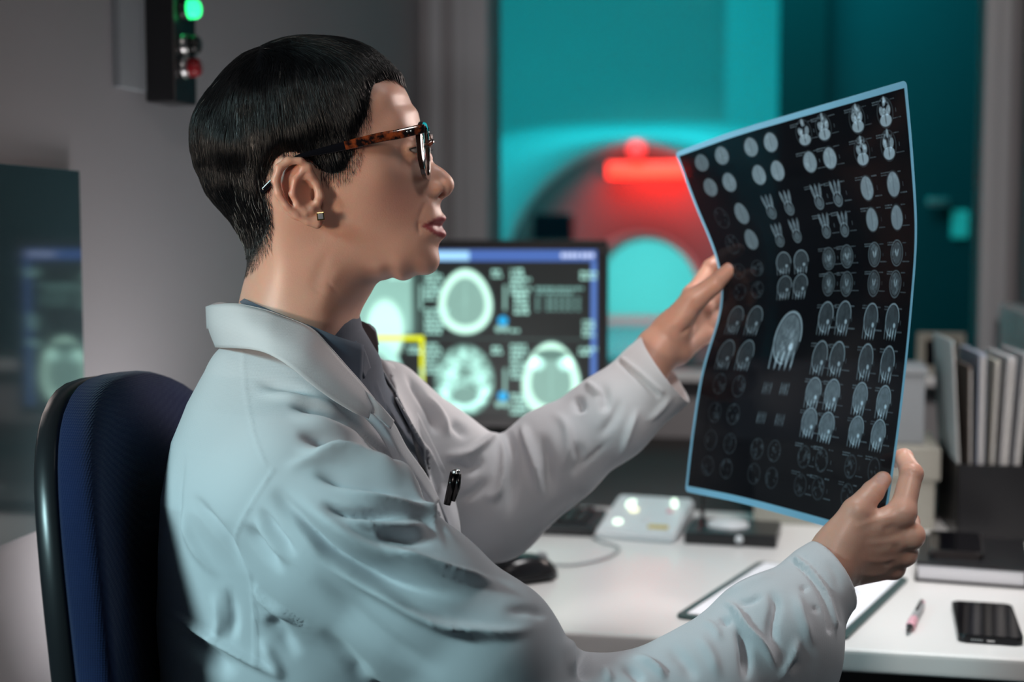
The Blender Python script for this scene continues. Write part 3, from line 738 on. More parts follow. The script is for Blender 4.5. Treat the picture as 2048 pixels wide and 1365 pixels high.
def np_mesh(name, V, F, m=None, parent=None, smooth=True):
    me = bpy.data.meshes.new(name); k = F.shape[1]
    me.vertices.add(len(V)); me.vertices.foreach_set('co', np.ascontiguousarray(V, np.float32).reshape(-1))
    me.loops.add(len(F) * k); me.loops.foreach_set('vertex_index', np.ascontiguousarray(F, np.int32).reshape(-1))
    me.polygons.add(len(F)); me.polygons.foreach_set('loop_start', np.arange(0, len(F) * k, k, dtype=np.int32))
    me.update(calc_edges=True); me.validate()
    return link(name, me, m, parent, smooth)
def drop_faces(V, F, mask):
    F = F[~mask]; u, inv = np.unique(F.reshape(-1), return_inverse=True)
    return V[u], inv.reshape(F.shape), u
def keep_main(V, F):
    """drop small loose islands"""
    lab = np.arange(len(V))
    while True:
        m = lab[F].min(1); new = lab.copy()
        for k in range(F.shape[1]): np.minimum.at(new, F[:, k], m)
        new = new[new]
        if (new == lab).all(): break
        lab = new
    u, c = np.unique(lab, return_counts=True); main = u[c.argmax()]
    return drop_faces(V, F, lab[F[:, 0]] != main)[:2]
def smooth1(x): x = np.clip(x, 0, 1); return x * x * (3 - 2 * x)
def poly_sd(Q, poly):
    """signed distance (positive inside) of points to a polygon, in pixels"""
    poly = np.array(poly, float); d = np.full(len(Q), 1e9); ins = np.zeros(len(Q), bool)
    for a, b in zip(poly, np.roll(poly, -1, 0)):
        ab = b - a; t = np.clip(((Q - a) @ ab) / (ab @ ab), 0, 1)
        d = np.minimum(d, np.linalg.norm(Q - a - t[:, None] * ab, axis=1))
        c = ((a[1] > Q[:, 1]) != (b[1] > Q[:, 1])) & (Q[:, 0] < (b[0]-a[0]) * (Q[:, 1]-a[1]) / (b[1]-a[1] + 1e-12) + a[0])
        ins ^= c
    return np.where(ins, d, -d)
def cr2(pts, n=6):
    return [(p.x, p.y) for p in crv([(a[0], a[1], 0) for a in pts], n)]
def strokes(V, N, items, facing=-0.15):
    """press folds into a surface: each item is (points in the picture, height in m, half width in px, sharpness)
    the offset is only applied where the surface faces the camera side"""
    Q = proj(V); view = np.array([0, 0, CAMZ]) - V; view /= np.linalg.norm(view, axis=1, keepdims=True)
    fc = smooth1(((N * view).sum(1) - facing) / 0.35)
    D = np.zeros(len(V))
    for it in items:
        pts, amp, wid = it[:3]; asym = it[3] if len(it) > 3 else 0.0
        P = np.array(cr2(pts, 5)) if len(pts) > 2 else np.array(pts, float)
        m = (Q[:, 0] > P[:, 0].min() - 3*wid) & (Q[:, 0] < P[:, 0].max() + 3*wid) & (Q[:, 1] > P[:, 1].min() - 3*wid) & (Q[:, 1] < P[:, 1].max() + 3*wid)
        q = Q[m]
        if not len(q): continue
        best = np.full(len(q), 1e9); tt = np.zeros(len(q)); sd = np.zeros(len(q)); n = len(P) - 1
        for i in range(n):
            ab = P[i+1] - P[i]; t = np.clip(((q - P[i]) @ ab) / (ab @ ab + 1e-9), 0, 1); r = q - P[i] - t[:, None]*ab
            dd = np.linalg.norm(r, axis=1); b = dd < best
            best = np.where(b, dd, best); tt = np.where(b, (i + t) / n, tt)
            sd = np.where(b, np.sign(ab[0]*r[:, 1] - ab[1]*r[:, 0]), sd)
        w = wid * (1 + asym * sd)                       # one flank steeper than the other
        taper = np.clip(np.minimum(tt / 0.38, (1 - tt) / 0.38), 0.0, 1) if not (len(it) > 4 and it[4] == 'open') else 1.0
        taper = smooth1(taper) if not np.isscalar(taper) else 1.0
        D[m] += amp * np.exp(-(best / w) ** 2 * 1.4) * taper
    return V + N * (D * fc)[:, None]
def patch(name, grid, m, parent, thick=0.0015, n=6, smooth=True, offs=None):
    """cloth patch through a control grid of world points (rows x cols), given thickness"""
    rows = [crv(r, n) for r in grid]
    cols = [crv([rows[i][j] for i in range(len(rows))], n) for j in range(len(rows[0]))]
    P = np.array([[tuple(v) for v in c] for c in cols]).transpose(1, 0, 2)     # rows x cols
    h, w = P.shape[:2]; idx = np.arange(h*w).reshape(h, w)
    F = np.stack([idx[:-1, :-1], idx[1:, :-1], idx[1:, 1:], idx[:-1, 1:]], -1).reshape(-1, 4)
    V = P.reshape(-1, 3); N = vnormals(V, F)
    view = np.array([0, 0, CAMZ]) - V
    if ((N * view).sum(1)).mean() < 0: F = F[:, ::-1]; N = -N
    o = np_mesh(name, V, F, m, parent, smooth)
    md = o.modifiers.new('thickness', 'SOLIDIFY'); md.thickness = thick; md.offset = -1
    return o
# ================================================================== the woman: head in relief form
YH = 1.42                                                # middle plane of the head
def ctl(px, py, w):
    p = at(px, py, YH - w); return (p.x, p.z)
BND = [(640,88,.07),(690,93,.06),(735,108,.05),(768,130,.045),(795,155,.042),(813,182,.040),(828,213,.038),(839,239,.032),(845,255,.024),(847,275,.013),(850,290,.009),
 (866,314,.007),(883,336,.0075),(899,350,.009),(908,366,.010),(905,382,.009),(895,393,.008),(884,401,.009),(881,414,.012),(887,428,.014),(893,437,.014),(884,452,.012),(893,467,.014),
 (886,479,.014),(878,490,.017),(877,503,.020),(880,520,.021),(875,537,.020),(858,550,.017),(826,554,.020),(791,556,.028),(768,561,.030),(746,580,.026),(725,613,.028),(710,640,.03),(698,672,.03),(690,720,.03),
 (468,740,.05),(484,650,.05),(491,610,.048),(493,569,.045),(497,529,.045),(494,495,.045),(484,470,.048),(470,445,.05),(450,418,.055),(428,390,.06),(410,355,.065),(400,320,.07),(398,285,.07),(402,250,.07),
 (418,212,.07),(445,175,.07),(475,140,.07),(515,112,.07),(560,95,.07),(600,88,.07)]
INT = [(770,230,.0545),(730,215,.064),(790,185,.041),(812,222,.037),(822,254,.0365),(812,282,.0405),(816,302,.0370),(800,330,.0465),(835,318,.027),(835,345,.029),(770,345,.0605),(730,335,.067),(685,330,.0705),(650,345,.071),
 (810,390,.0415),(780,410,.0495),(740,440,.055),(700,450,.0585),(660,478,.0585),(640,440,.0635),(700,505,.051),(760,525,.0395),(815,530,.0290),(848,532,.0215),(790,546,.0285),(760,546,.035),(835,478,.0315),
 (845,452,.0265),(868,440,.0195),(868,462,.0195),(866,378,.0165),(862,345,.0125),(880,360,.0105),(852,318,.0125),(852,400,.0245),(868,415,.0170),(855,420,.0235),(858,505,.0205),(600,600,.057),(560,560,.058),(520,580,.046),
 (655,600,.0505),(700,590,.034),(600,660,.060),(660,660,.046),(640,540,.056),(720,540,.040),(600,260,.0765),(560,330,.074),(500,300,.069),(450,300,.0575),(640,150,.062),(600,200,.0725),(700,165,.0575),
 (520,160,.058),(740,165,.050),(500,400,.0615),(540,440,.0645),(530,500,.054),(600,440,.067),(600,500,.060),(700,280,.071),(650,240,.0745)]
# rebuilt as an interpolation of squared half-width
bx = np.array([ctl(a, b, 0) for a, b, r in BND]); bR = np.array([r for a, b, r in BND])
tan = np.roll(bx, -1, 0) - np.roll(bx, 1, 0); tan /= np.linalg.norm(tan, axis=1, keepdims=True)
nout = np.stack([-tan[:, 1], tan[:, 0]], 1)
if (nout[0][1] < 0): nout = -nout
sp = np.minimum(np.linalg.norm(np.roll(bx, -1, 0) - bx, axis=1), np.linalg.norm(np.roll(bx, 1, 0) - bx, axis=1))
ee = np.clip(sp * 0.45, 0.0015, 0.006)
ix = np.array([ctl(*c) for c in INT]); iw = np.array([c[2] for c in INT])
XC = np.concatenate([bx, bx + nout * ee[:, None], bx - nout * ee[:, None], ix])
GC_ = np.concatenate([bR * 0, -2 * bR * ee, 2 * bR * ee, iw ** 2])
def tps(r2): return 0.5 * r2 * np.log(r2 + 1e-12)
SCL = 10.0
def kern(A, B): return tps((((A[:, None] - B[None]) * SCL) ** 2).sum(-1))
nC = len(XC); Km = np.zeros((nC + 3, nC + 3)); Km[:nC, :nC] = kern(XC, XC) + np.eye(nC) * 2e-5
Km[:nC, nC] = 1; Km[:nC, nC+1:] = XC; Km[nC, :nC] = 1; Km[nC+1:, :nC] = XC.T
sol = np.linalg.solve(Km, np.concatenate([GC_ * 1e3, [0, 0, 0]]))
GX0, GZ0, GX1, GZ1, GH = -0.36, 1.03, -0.03, 1.47, 0.001
gx_ = np.arange(GX0, GX1, GH); gz_ = np.arange(GZ0, GZ1, GH)
gg = np.stack(np.meshgrid(gx_, gz_, indexing='ij'), -1).reshape(-1, 2)
Gm = np.concatenate([kern(gg[s:s+20000], XC) @ sol[:nC] + sol[nC] + gg[s:s+20000] @ sol[nC+1:] for s in range(0, len(gg), 20000)]) * 1e-3
# outside the outline the value must stay negative
bd = poly_sd(gg, bx)
Gm = np.where(bd < -0.004, np.minimum(Gm, -2 * 0.015 * (-bd)), Gm).reshape(len(gx_), len(gz_))
Gm = np.where((bd > 0.006).reshape(Gm.shape), np.maximum(Gm, 3e-5), Gm)
def bil(A, x, z):
    fx = np.clip((x - GX0) / GH, 0, A.shape[0] - 1.001); fz = np.clip((z - GZ0) / GH, 0, A.shape[1] - 1.001)
    i, j = fx.astype(int), fz.astype(int); a, b = fx - i, fz - j
    return A[i, j]*(1-a)*(1-b) + A[i+1, j]*a*(1-b) + A[i, j+1]*(1-a)*b + A[i+1, j+1]*a*b
def blur(A, s):
    k = np.arange(-int(3*s), int(3*s) + 1); w = np.exp(-k*k/(2*s*s)); w /= w.sum()
    for ax in (0, 1):
        Ap = np.pad(A, [(len(k)//2, len(k)//2) if i == ax else (0, 0) for i in (0, 1)], mode='reflect')
        A = sum(w[i] * (Ap[i:i+A.shape[0], :] if ax == 0 else Ap[:, i:i+A.shape[1]]) for i in range(len(k)))
    return A
# calm the broad areas, leave nose and mouth crisp
q_ = np.stack([(gg[:, 0] / YH * FPX + 1024), 0*gg[:, 0]], 1); pz = proj(np.stack([gg[:, 0], np.full(len(gg), YH), gg[:, 1]], 1))
feat = smooth1((pz[:, 0] - 826) / 24) * smooth1((pz[:, 1] - 270) / 30) * (1 - smooth1((pz[:, 1] - 492) / 20))
feat = feat.reshape(Gm.shape)
Gs = blur(Gm, 4.5); G1 = blur(Gm, 1.0)
inn_ = smooth1((bd.reshape(Gm.shape) - 0.001) / 0.004)
Gm = G1 * feat + (1 - feat) * (Gs * inn_ + blur(Gm, 2.5) * (1 - inn_))
dGx, dGz = np.gradient(Gm, GH)
def f_relief(P):
    x, z = P[:, 0], P[:, 2]; dy = P[:, 1] - YH
    g = bil(Gm, x, z); gxx = bil(dGx, x, z); gzz = bil(dGz, x, z)
    d = (dy*dy - g) / (2 * np.sqrt(dy*dy + (gxx*gxx + gzz*gzz) / 4) + 0.004)
    ob = np.maximum(np.maximum(GX0 + .004 - x, x - GX1 + .004), np.maximum(GZ0 + .004 - z, z - GZ1 + .004))
    return np.maximum(d, ob)
def A3(*p): return np.array(at(*p))
EYE = A3(817, 300, YH - 0.0305)
EYE_R = 0.0122
def f_ear(P):
    D = YH
    c = A3(592, 380, D - .0755)
    Rm = np.array(Matrix.Rotation(math.radians(-14), 3, 'Y') @ Matrix.Rotation(math.radians(-12), 3, 'Z'))
    plate = sd_ell(P, c, (.0195, .0075, .0300), Rm)
    plate = smin(plate, sd_ell(P, A3(634, 436, D - .073), (.0075, .0050, .0095)), .006)
    # bowl and upper hollow
    plate = smax(plate, -sd_ell(P, A3(613, 386, D - .089), (.0098, .0165, .0140), Rm), .003)
    plate = smax(plate, -sd_ell(P, A3(596, 345, D - .091), (.0105, .0085, .0085), Rm), .003)
    plate = smax(plate, -sd_ell(P, A3(570, 375, D - .091), (.0042, .0085, .0190), Rm), .003)
    hel = [(622,352,.079),(617,333,.0825),(600,322,.0855),(577,322,.0875),(559,336,.0885),(551,362,.0885),(557,388,.0880),(573,413,.0865),(593,431,.0835),(615,443,.0795),(634,448,.0765)]
    rs = [.0024,.0030,.0034,.0038,.0042,.0042,.0040,.0036,.0034,.0036,.0045]
    d = smin(plate, sd_chain(P, [A3(a, b, D - w) for a, b, w in hel], rs, .002), .0035)
    anti = [(606,340,.0825),(590,362,.0850),(585,388,.0855),(595,410,.0840),(612,424,.0815)]
    d = smin(d, sd_chain(P, [A3(a, b, D - w) for a, b, w in anti], [.0022,.0030,.0033,.0030,.0028], .002), .0035)
    d = smin(d, sd_chain(P, [A3(a, b, D - w) for a, b, w in ((606,340,.0825),(618,342,.081))], [.0022,.0018], .002), .003)
    d = smin(d, sd_chain(P, [A3(622,345,D-.0775), A3(634,368,D-.0755), A3(640,392,D-.0765), A3(637,408,D-.0745)], [.0028,.0034,.0042,.003], .002), .004)
    d = smin(d, sd_ell(P, A3(622, 421, D - .0785), (.0036, .0038, .0036)), .003)
    return d
HAND_N = dict(
 wrist=(A3(1580,1205,1.370), A3(1655,1135,1.395), A3(1678,1118,1.402)),
 mcp=[A3(1804,1026,1.408), A3(1822,1072,1.414), A3(1808,1108,1.424), A3(1786,1136,1.434)],
 cmc=[A3(1680,1085,1.398), A3(1688,1106,1.400), A3(1688,1128,1.404), A3(1684,1148,1.410)],
 fing=[[(1804,1026,1.408,.0128),(1823,948,1.424,.0112),(1808,917,1.455,.0094),(1776,923,1.473,.0082)],
       [(1822,1072,1.414,.0122),(1818,1045,1.462,.0105),(1790,1028,1.480,.0092),(1762,1022,1.472,.0080)],
       [(1808,1108,1.424,.0115),(1806,1088,1.472,.0100),(1778,1072,1.490,.0088),(1750,1066,1.482,.0078)],
       [(1786,1136,1.434,.0105),(1780,1124,1.474,.0090),(1757,1110,1.490,.0080),(1735,1104,1.484,.0072)]],
 thumb=[(1668,1092,1.398,.0190),(1712,1024,1.402,.0140),(1746,984,1.420,.0110),(1766,960,1.434,.0086)])
HAND_F = dict(
 wrist=(A3(1262,788,1.642), A3(1315,700,1.655), A3(1335,682,1.662)),
 mcp=[A3(1388,592,1.682), A3(1404,618,1.692), A3(1410,644,1.694), A3(1408,668,1.690)],
 cmc=[A3(1335,662,1.660), A3(1345,676,1.664), A3(1352,690,1.664), A3(1356,702,1.662)],
 fing=[[(1388,592,1.682,.0125),(1422,536,1.700,.0100),(1450,512,1.708,.0088),(1476,500,1.706,.0078)],
       [(1404,618,1.692,.0120),(1446,578,1.716,.0100),(1474,560,1.722,.0088),(1500,550,1.718,.0078)],
       [(1410,644,1.694,.0115),(1452,618,1.720,.0098),(1478,604,1.726,.0086),(1502,596,1.722,.0076)],
       [(1408,668,1.690,.0105),(1444,656,1.714,.0088),(1466,646,1.718,.0078),(1486,640,1.716,.0070)]],
 thumb=[(1350,652,1.652,.0200),(1388,600,1.640,.0142),(1428,570,1.638,.0106),(1458,540,1.648,.0084)])
def f_hand(P, H, s):
    allp = [H['wrist'][1]] + H['mcp'] + [A3(*q[:3]) for fg in H['fing'] for q in fg]
    m = near_box(P, allp, 0.07); out = np.full(len(P), 0.2)
    if not m.any(): return out
    Q = P[m]; w = H['wrist']
    d = sd_chain(Q, [w[0], w[1], w[2]], [.0270, .0235, .0225], .01)
    # the forearm is flattened: trim by a wider second chain offset
    for i in range(4):
        d = smin(d, sd_chain(Q, [w[1] * .5 + H['cmc'][i] * .5, H['cmc'][i], H['mcp'][i]], [.016, .0150, .0128 - .0006*i], .006), .011)
    fs = None
    for i, fg in enumerate(H['fing']):
        pts = [A3(*q[:3]) for q in fg]; rs = [q[3] for q in fg]
        q = sd_chain(Q, pts, rs, .002)
        for j in (1, 2): q = smin(q, np.linalg.norm(Q - pts[j], axis=1) - rs[j]*1.05, .002)
        fs = q if fs is None else smin(fs, q, .0025)
        d = smin(d, np.linalg.norm(Q - pts[0], axis=1) - rs[0]*1.06, .005)
    d = smin(d, fs, .005)
    th = [A3(*q[:3]) for q in H['thumb']]
    d = smin(d, sd_chain(Q, [th[0], th[1]], [H['thumb'][0][3], H['thumb'][1][3]], .004), .012)
    d = smin(d, sd_chain(Q, th[1:], [q[3] for q in H['thumb'][1:]], .003), .004)
    out[m] = d
    return out
SH_N, EL_N = A3(600, 1010, 1.27), A3(1075, 1420, 1.26)
SH_F, EL_F = A3(790, 800, 1.60), A3(1000, 1010, 1.62)
def f_body(P):
    d = f_relief(P)
    m = near_box(P, [A3(592, 380, YH - .08)], 0.055)
    if m.any():
        Q = P[m]; dm = smin(d[m], f_ear(Q), .0045)
        d = d.copy(); d[m] = dm
    # eyelids, nostril, mouth corner
    m = near_box(P, [EYE, A3(880, 392, YH)], 0.035)
    if m.any():
        Q = P[m]; dm = d[m]
        for s in (1, -1):
            E = EYE.copy(); E[1] = YH - s * (YH - EYE[1])
            dm = smin(dm, np.linalg.norm(Q - E, axis=1) - (EYE_R + .0014), .004)
            slit = sd_ell(Q, E + np.array([.0090, -s*.0040, -.0006]), (.0098, .0118, .0027))
            dm = smax(dm, -slit, .0012)
            nz_ = sd_ell(Q, np.array(A3(884, 391, YH)) + np.array([0, -s*.0065, 0]), (.0058, .0030, .0034), np.array(Matrix.Rotation(math.radians(28), 3, 'Y')))
            dm = smax(dm, -nz_, .0015)
            wing = sd_ell(Q, np.array(A3(868, 379, YH)) + np.array([0, -s*.0125, 0]), (.0085, .0042, .0065))
            dm = smin(dm, wing, .004)
        d = d.copy(); d[m] = dm
    # throat to shoulders, trunk, arms (mostly under the clothes)
    d = smin(d, sd_chain(P, [A3(590,650,YH), A3(600,760,YH+.01), A3(610,1000,1.43), A3(600,1400,1.44)], [.050,.062,.085,.10], .02), .03)
    d = smin(d, sd_chain(P, [A3(590,800,YH-.03), SH_N, EL_N, A3(1380,1375,1.30), A3(1560,1235,1.365), HAND_N['wrist'][1]], [.04,.045,.036,.032,.026,.0235], .02), .03)
    d = smin(d, sd_chain(P, [A3(640,850,YH+.03), A3(775,850,1.57), EL_F, HAND_F['wrist'][0], HAND_F['wrist'][1]], [.035,.030,.034,.028,.0235], .02), .03)
    d = smin(d, f_hand(P, HAND_N, 1), .008)
    d = smin(d, f_hand(P, HAND_F, 1), .008)
    return d
import time as _t
t0 = _t.time()
V, F = surf_nets(f_body, (-.36, 1.18, .60), (.42, 1.78, 1.45), 0.0022)
V, F = keep_main(V, F)
V = relax(f_body, V, 2)
N = vnormals(V, F)
print('BODY', len(V), round(_t.time() - t0, 1))
face_marks = [ ([(806,300),(814,292),(828,288),(838,288)], -.0007, 3), ([(808,305),(820,311),(834,313)], -.0006, 3), ([(800,300),(786,298),(776,300)], -.0004, 2.5), ([(798,306),(784,312),(776,320)], -.0004, 2.5),
 ([(862,392),(848,412),(840,432),(836,448)], -.0007, 5), ([(838,440),(836,456),(842,474)], -.0012, 4), ([(846,453),(866,450),(884,453)], -.0016, 2.6),
 ([(826,318),(838,330),(846,336)], -.0008, 4), ([(800,308),(790,318),(778,322)], -.0005, 3), ([(806,314),(800,328),(792,336)], -.0005, 3), ([(820,314),(815,330),(822,344)], -.0004, 3),
 ([(828,262),(812,264),(794,274)], .0003, 8), ([(855,384),(858,394),(868,398)], -.0010, 3),
 ([(672,400),(668,440),(680,470)], -.0010, 10), ([(660,500),(640,540),(625,600)], -.0007, 14), ([(690,520),(660,570),(630,640)], .0008, 16),
 ([(650,560),(680,590)], -.0006, 4), ([(610,560),(640,585),(665,600)], -.0003, 3), ([(655,352),(668,380),(664,400)], -.0010, 5),
 ([(772,200),(800,196),(818,200)], -.00025, 3), ([(776,214),(800,210),(824,214)], -.00025, 3)]
hand_marks = [
 ([(1700,1060),(1750,1040),(1800,1028)], .0010, 7), ([(1712,1090),(1770,1084),(1818,1074)], .0012, 7), ([(1712,1120),(1765,1122),(1806,1110)], .0012, 7), ([(1708,1150),(1755,1150),(1788,1138)], .0010, 7),
 ([(1800,1050),(1780,1056),(1760,1062)], -.0016, 9), ([(1806,1092),(1780,1100)], -.0012, 8), ([(1792,1124),(1766,1134)], -.0010, 7),
 ([(1812,940),(1824,944),(1834,950)], -.0007, 2.5), ([(1808,936),(1818,932),(1830,938)], -.0006, 2.2), ([(1740,975),(1750,984),(1758,992)], -.0005, 2.2), ([(1745,972),(1755,982)], -.0005, 2.0),
 ([(1756,962),(1760,952),(1770,952),(1775,962)], -.0005, 1.8),
 # far palm
 ([(1352,672),(1372,662),(1392,642),(1402,612)], -.0022, 5), ([(1350,662),(1365,640),(1396,620)], .0020, 14), ([(1372,566),(1384,572),(1405,568)], -.0012, 3.5), ([(1345,640),(1360,642),(1376,640)], -.0006, 3),
 ([(1372,690),(1392,670),(1404,650)], -.0010, 5)]
V = strokes(V, N, face_marks + hand_marks)

# skin, lips and nails are materials of the one body
skin = mat('skin', (0.96, 0.96, 0.96), rough=0.40, sss=0.55, bump=(700, 0.22, 0.0006), noise=(70, .06))
nail_m = mat('nail', (0.66, 0.42, 0.36), rough=0.18, sss=0.3)
Qf = proj(V)[F].mean(1); Yf = V[F].mean(1)[:, 1]
lips = [(841,452),(852,447),(864,441),(876,434),(885,431),(893,433),(903,437),(902,446),(889,452),(903,459),(904,469),(895,476),(884,477),(870,470),(854,459)]
Vm = V.copy(); Vm[:, 1] = np.where(V[:, 1] > YH, 2*YH - V[:, 1], V[:, 1]); Pm_ = proj(Vm)
lipw = smooth1((poly_sd(Pm_, lips) + 2.0) / 4.0) * (np.abs(V[:, 1] - YH) < .05)
earw = smooth1(1.2 - np.hypot((Pm_[:, 0] - 592) / 52, (Pm_[:, 1] - 380) / 72)) * (V[:, 2] > 1.15) * (np.abs(V[:, 1] - YH) > .072)
chw = np.exp(-((Pm_[:, 0] - 800) / 50) ** 2 - ((Pm_[:, 1] - 400) / 45) ** 2) * (np.abs(V[:, 1] - YH) < .08) * (V[:, 2] > 1.15)
knuck = np.zeros(len(V))
for q in HAND_N['mcp'] + HAND_F['mcp'] + [A3(*f[1][:3]) for H in (HAND_N, HAND_F) for f in H['fing']]: knuck = np.maximum(knuck, np.exp(-((V - q) ** 2).sum(1) / .014 ** 2))
sk = np.array([0.68, 0.39, 0.295]); tone = np.ones((len(V), 4), np.float32)
for w_, c_ in ((earw * .45, (.62, .27, .20)), (chw * .5, (.62, .30, .25)), (knuck * .55, (.62, .28, .21)), (lipw * .95, (.34, .055, .07))):
    sk = sk * (1 - w_[:, None]) + np.array(c_) * w_[:, None] if sk.ndim == 2 else np.repeat(sk[None], len(V), 0) * (1 - w_[:, None]) + np.array(c_) * w_[:, None]
tone[:, :3] = sk
is_nail = (poly_sd(Qf, [(1752,965),(1756,950),(1764,945),(1772,950),(1776,962),(1768,970),(1758,970)]) > 0) & (Yf < 1.455) & (Yf > 1.3)
is_nail |= (poly_sd(Qf, [(1452,536),(1456,528),(1466,526),(1472,532),(1464,536)]) > 0) & (Yf < 1.655)
person = np_mesh('person', V, F, [skin, nail_m])
at_ = person.data.color_attributes.new('tone', 'FLOAT_COLOR', 'POINT'); at_.data.foreach_set('color', tone.reshape(-1))
nt = skin.node_tree; va = nt.nodes.new('ShaderNodeVertexColor'); va.layer_name = 'tone'; mm = nt.nodes.new('ShaderNodeMix'); mm.data_type = 'RGBA'; mm.blend_type = 'MULTIPLY'; mm.inputs[0].default_value = 1.0
old = nt.nodes['Principled BSDF'].inputs['Base Color'].links[0].from_socket
nt.links.new(va.outputs[0], mm.inputs[6]); nt.links.new(old, mm.inputs[7]); nt.links.new(mm.outputs[2], nt.nodes['Principled BSDF'].inputs['Base Color'])
person.data.polygons.foreach_set('material_index', is_nail.astype(np.int32))
tag(person, 'seated woman in glasses and white lab coat holding up a scan film', 'person')
BODY_F, BODY_V = F, V

# eyes
for s in (1, -1):
    E = EYE.copy(); E[1] = YH - s * (YH - EYE[1])
    bm = bmesh.new(); bmesh.ops.create_uvsphere(bm, u_segments=32, v_segments=24, radius=EYE_R, matrix=Matrix.Translation(E) @ Matrix.Rotation(PI/2, 4, 'Y'))
    o = obj('eye', bm, [mat('eye_white', (.42, .38, .37), rough=.15), mat('iris', (.05, .03, .02), rough=.1)], person, True)
    for p in o.data.polygons:
        c = p.center - Vector(E)
        if c.x > EYE_R * .80: p.material_index = 1
    bm = bmesh.new()
    ring_ = [E + np.array([math.cos(math.radians(a))*.0131, -s*math.sin(math.radians(a))*.0131, .0024 - .0022*max(0, (a-35)/45)**2]) for a in range(-20, 86, 6)]
    tube(bm, ring_, .00042, 6)
    for i in range(34):
        a = math.radians(-10 + i * 2.7); b = E + np.array([math.cos(a)*.0131, -s * math.sin(a)*.0131, .0024 - .0022*max(0, (math.degrees(a)-35)/45)**2])
        d = np.array([math.cos(a*.8), -s*math.sin(a)*.9, .0])
        tube(bm, [b, b + d*.0035 + np.array([0,0,-.0003]), b + d*.0075 + np.array([0,0,.0012])], [.0003, .00022, .00005], 4)
    obj('eyelashes', bm, M['black'], person, True)
    bm = bmesh.new()
    for i in range(26):
        t = i / 25; r_ = random.Random(i)
        px, py = 838 - 46*t, 262 - 9*math.sin(t*2.2) + 5*t + r_.uniform(-2, 2)
        w = .022 + .026*t**.8
        b = A3(px, py, YH - w); b[1] = YH - s*(YH - b[1])
        tube(bm, [b + np.array([.001, -s*.0005, 0]), b + np.array([-.003, -s*.003, .0012])], [.0003, .0001], 4)
    obj('eyebrow', bm, M['black'], person, True)
# earring: square gold stud with grey stone
ec = at(641, 433, YH - .0812)
bm = bmesh.new(); box(bm, -.0042, .0042, -.001, .001, -.0045, .0045, .0007)
er = obj('earring', bm, M['gold'], person); er.location = ec; er.scale = (.85, .85, .85); er.rotation_euler = (0, math.radians(-6), math.radians(14))
bm = bmesh.new(); box(bm, -.0028, .0028, -.0018, -.0008, -.003, .003, .0004); st_ = obj('stone', bm, mat('grey_stone', (.22, .22, .24), rough=.1), er)
# ================================================================== clothes
TY = math.radians(-11)
LV = [  # z, centre px (at depth), depth, half front-back, half side-side
 (1.135, 585, 1.43, .062, .070), (1.11, 588, 1.43, .070, .085), (1.085, 592, 1.43, .082, .104), (1.055, 594, 1.43, .098, .135), (1.02, 596, 1.43, .112, .160), (.97, 600, 1.43, .122, .182),
 (.92, 612, 1.43, .132, .186), (.86, 622, 1.43, .142, .186), (.78, 628, 1.43, .144, .186), (.70, 632, 1.43, .146, .190), (.62, 640, 1.43, .150, .200), (.54, 650, 1.43, .155, .205)]
Lz = np.array([l[0] for l in LV])[::-1]
Lx = np.array([(l[1] - 1024) / FPX * l[2] for l in LV])[::-1]
La = np.array([l[3] for l in LV])[::-1]; Lb = np.array([l[4] for l in LV])[::-1]
def f_torso(P, off=0.0):
    z = P[:, 2]; cx = np.interp(z, Lz, Lx); a = np.interp(z, Lz, La) + off; b = np.interp(z, Lz, Lb) + off
    dx, dy = P[:, 0] - cx, P[:, 1] - 1.43; c, s = math.cos(TY), math.sin(TY)
    u = dx*c + dy*s; v = -dx*s + dy*c
    p = 2.3
    r = ((np.abs(u)/a)**p + (np.abs(v)/b)**p) ** (1/p) + 1e-9
    d = (r - 1) * np.minimum(a, b) * np.clip(.72 + .28*r, 0, 1.2)
    top = (z - 1.12 - off) ; bot = .54 - z
    return smax(smax(d, top, .03), bot, .03)
NS = [(590,985,1.285,.070),(690,1085,1.255,.071),(830,1205,1.25,.070),(960,1310,1.25,.070),(1062,1440,1.255,.067),(1230,1446,1.27,.056),(1400,1385,1.31,.058),(1545,1275,1.355,.0575),(1640,1168,1.388,.0365),(1672,1142,1.398,.0325),(1720,1105,1.41,.0305)]
FS = [(765,812,1.575,.050),(868,905,1.60,.053),(980,992,1.61,.062),(1048,962,1.615,.054),(1110,910,1.62,.055),(1215,838,1.63,.050),(1318,748,1.645,.0445),(1352,712,1.652,.041),(1400,660,1.66,.040)]
def f_coat(P):
    d = f_torso(P)
    a = sd_chain(P, [A3(*q[:3]) for q in NS], [q[3] for q in NS], .015)
    b = sd_chain(P, [A3(*q[:3]) for q in FS], [q[3] for q in FS], .014)
    b = smin(b, sd_ell(P, A3(985, 1045, 1.61), (.052, .045, .045)), .03)
    a = smin(a, sd_ell(P, A3(1590, 1330, 1.36), (.040, .04, .055)), .03)
    d = smin(d, a, .035); d = smin(d, b, .03)
    return d
t0 = _t.time()
V, F = surf_nets(f_coat, (-.37, 1.15, .53), (.42, 1.74, 1.16), 0.0028)
V, F = keep_main(V, F); V = relax(f_coat, V, 2); N = vnormals(V, F)
print('COAT', len(V), round(_t.time() - t0, 1))
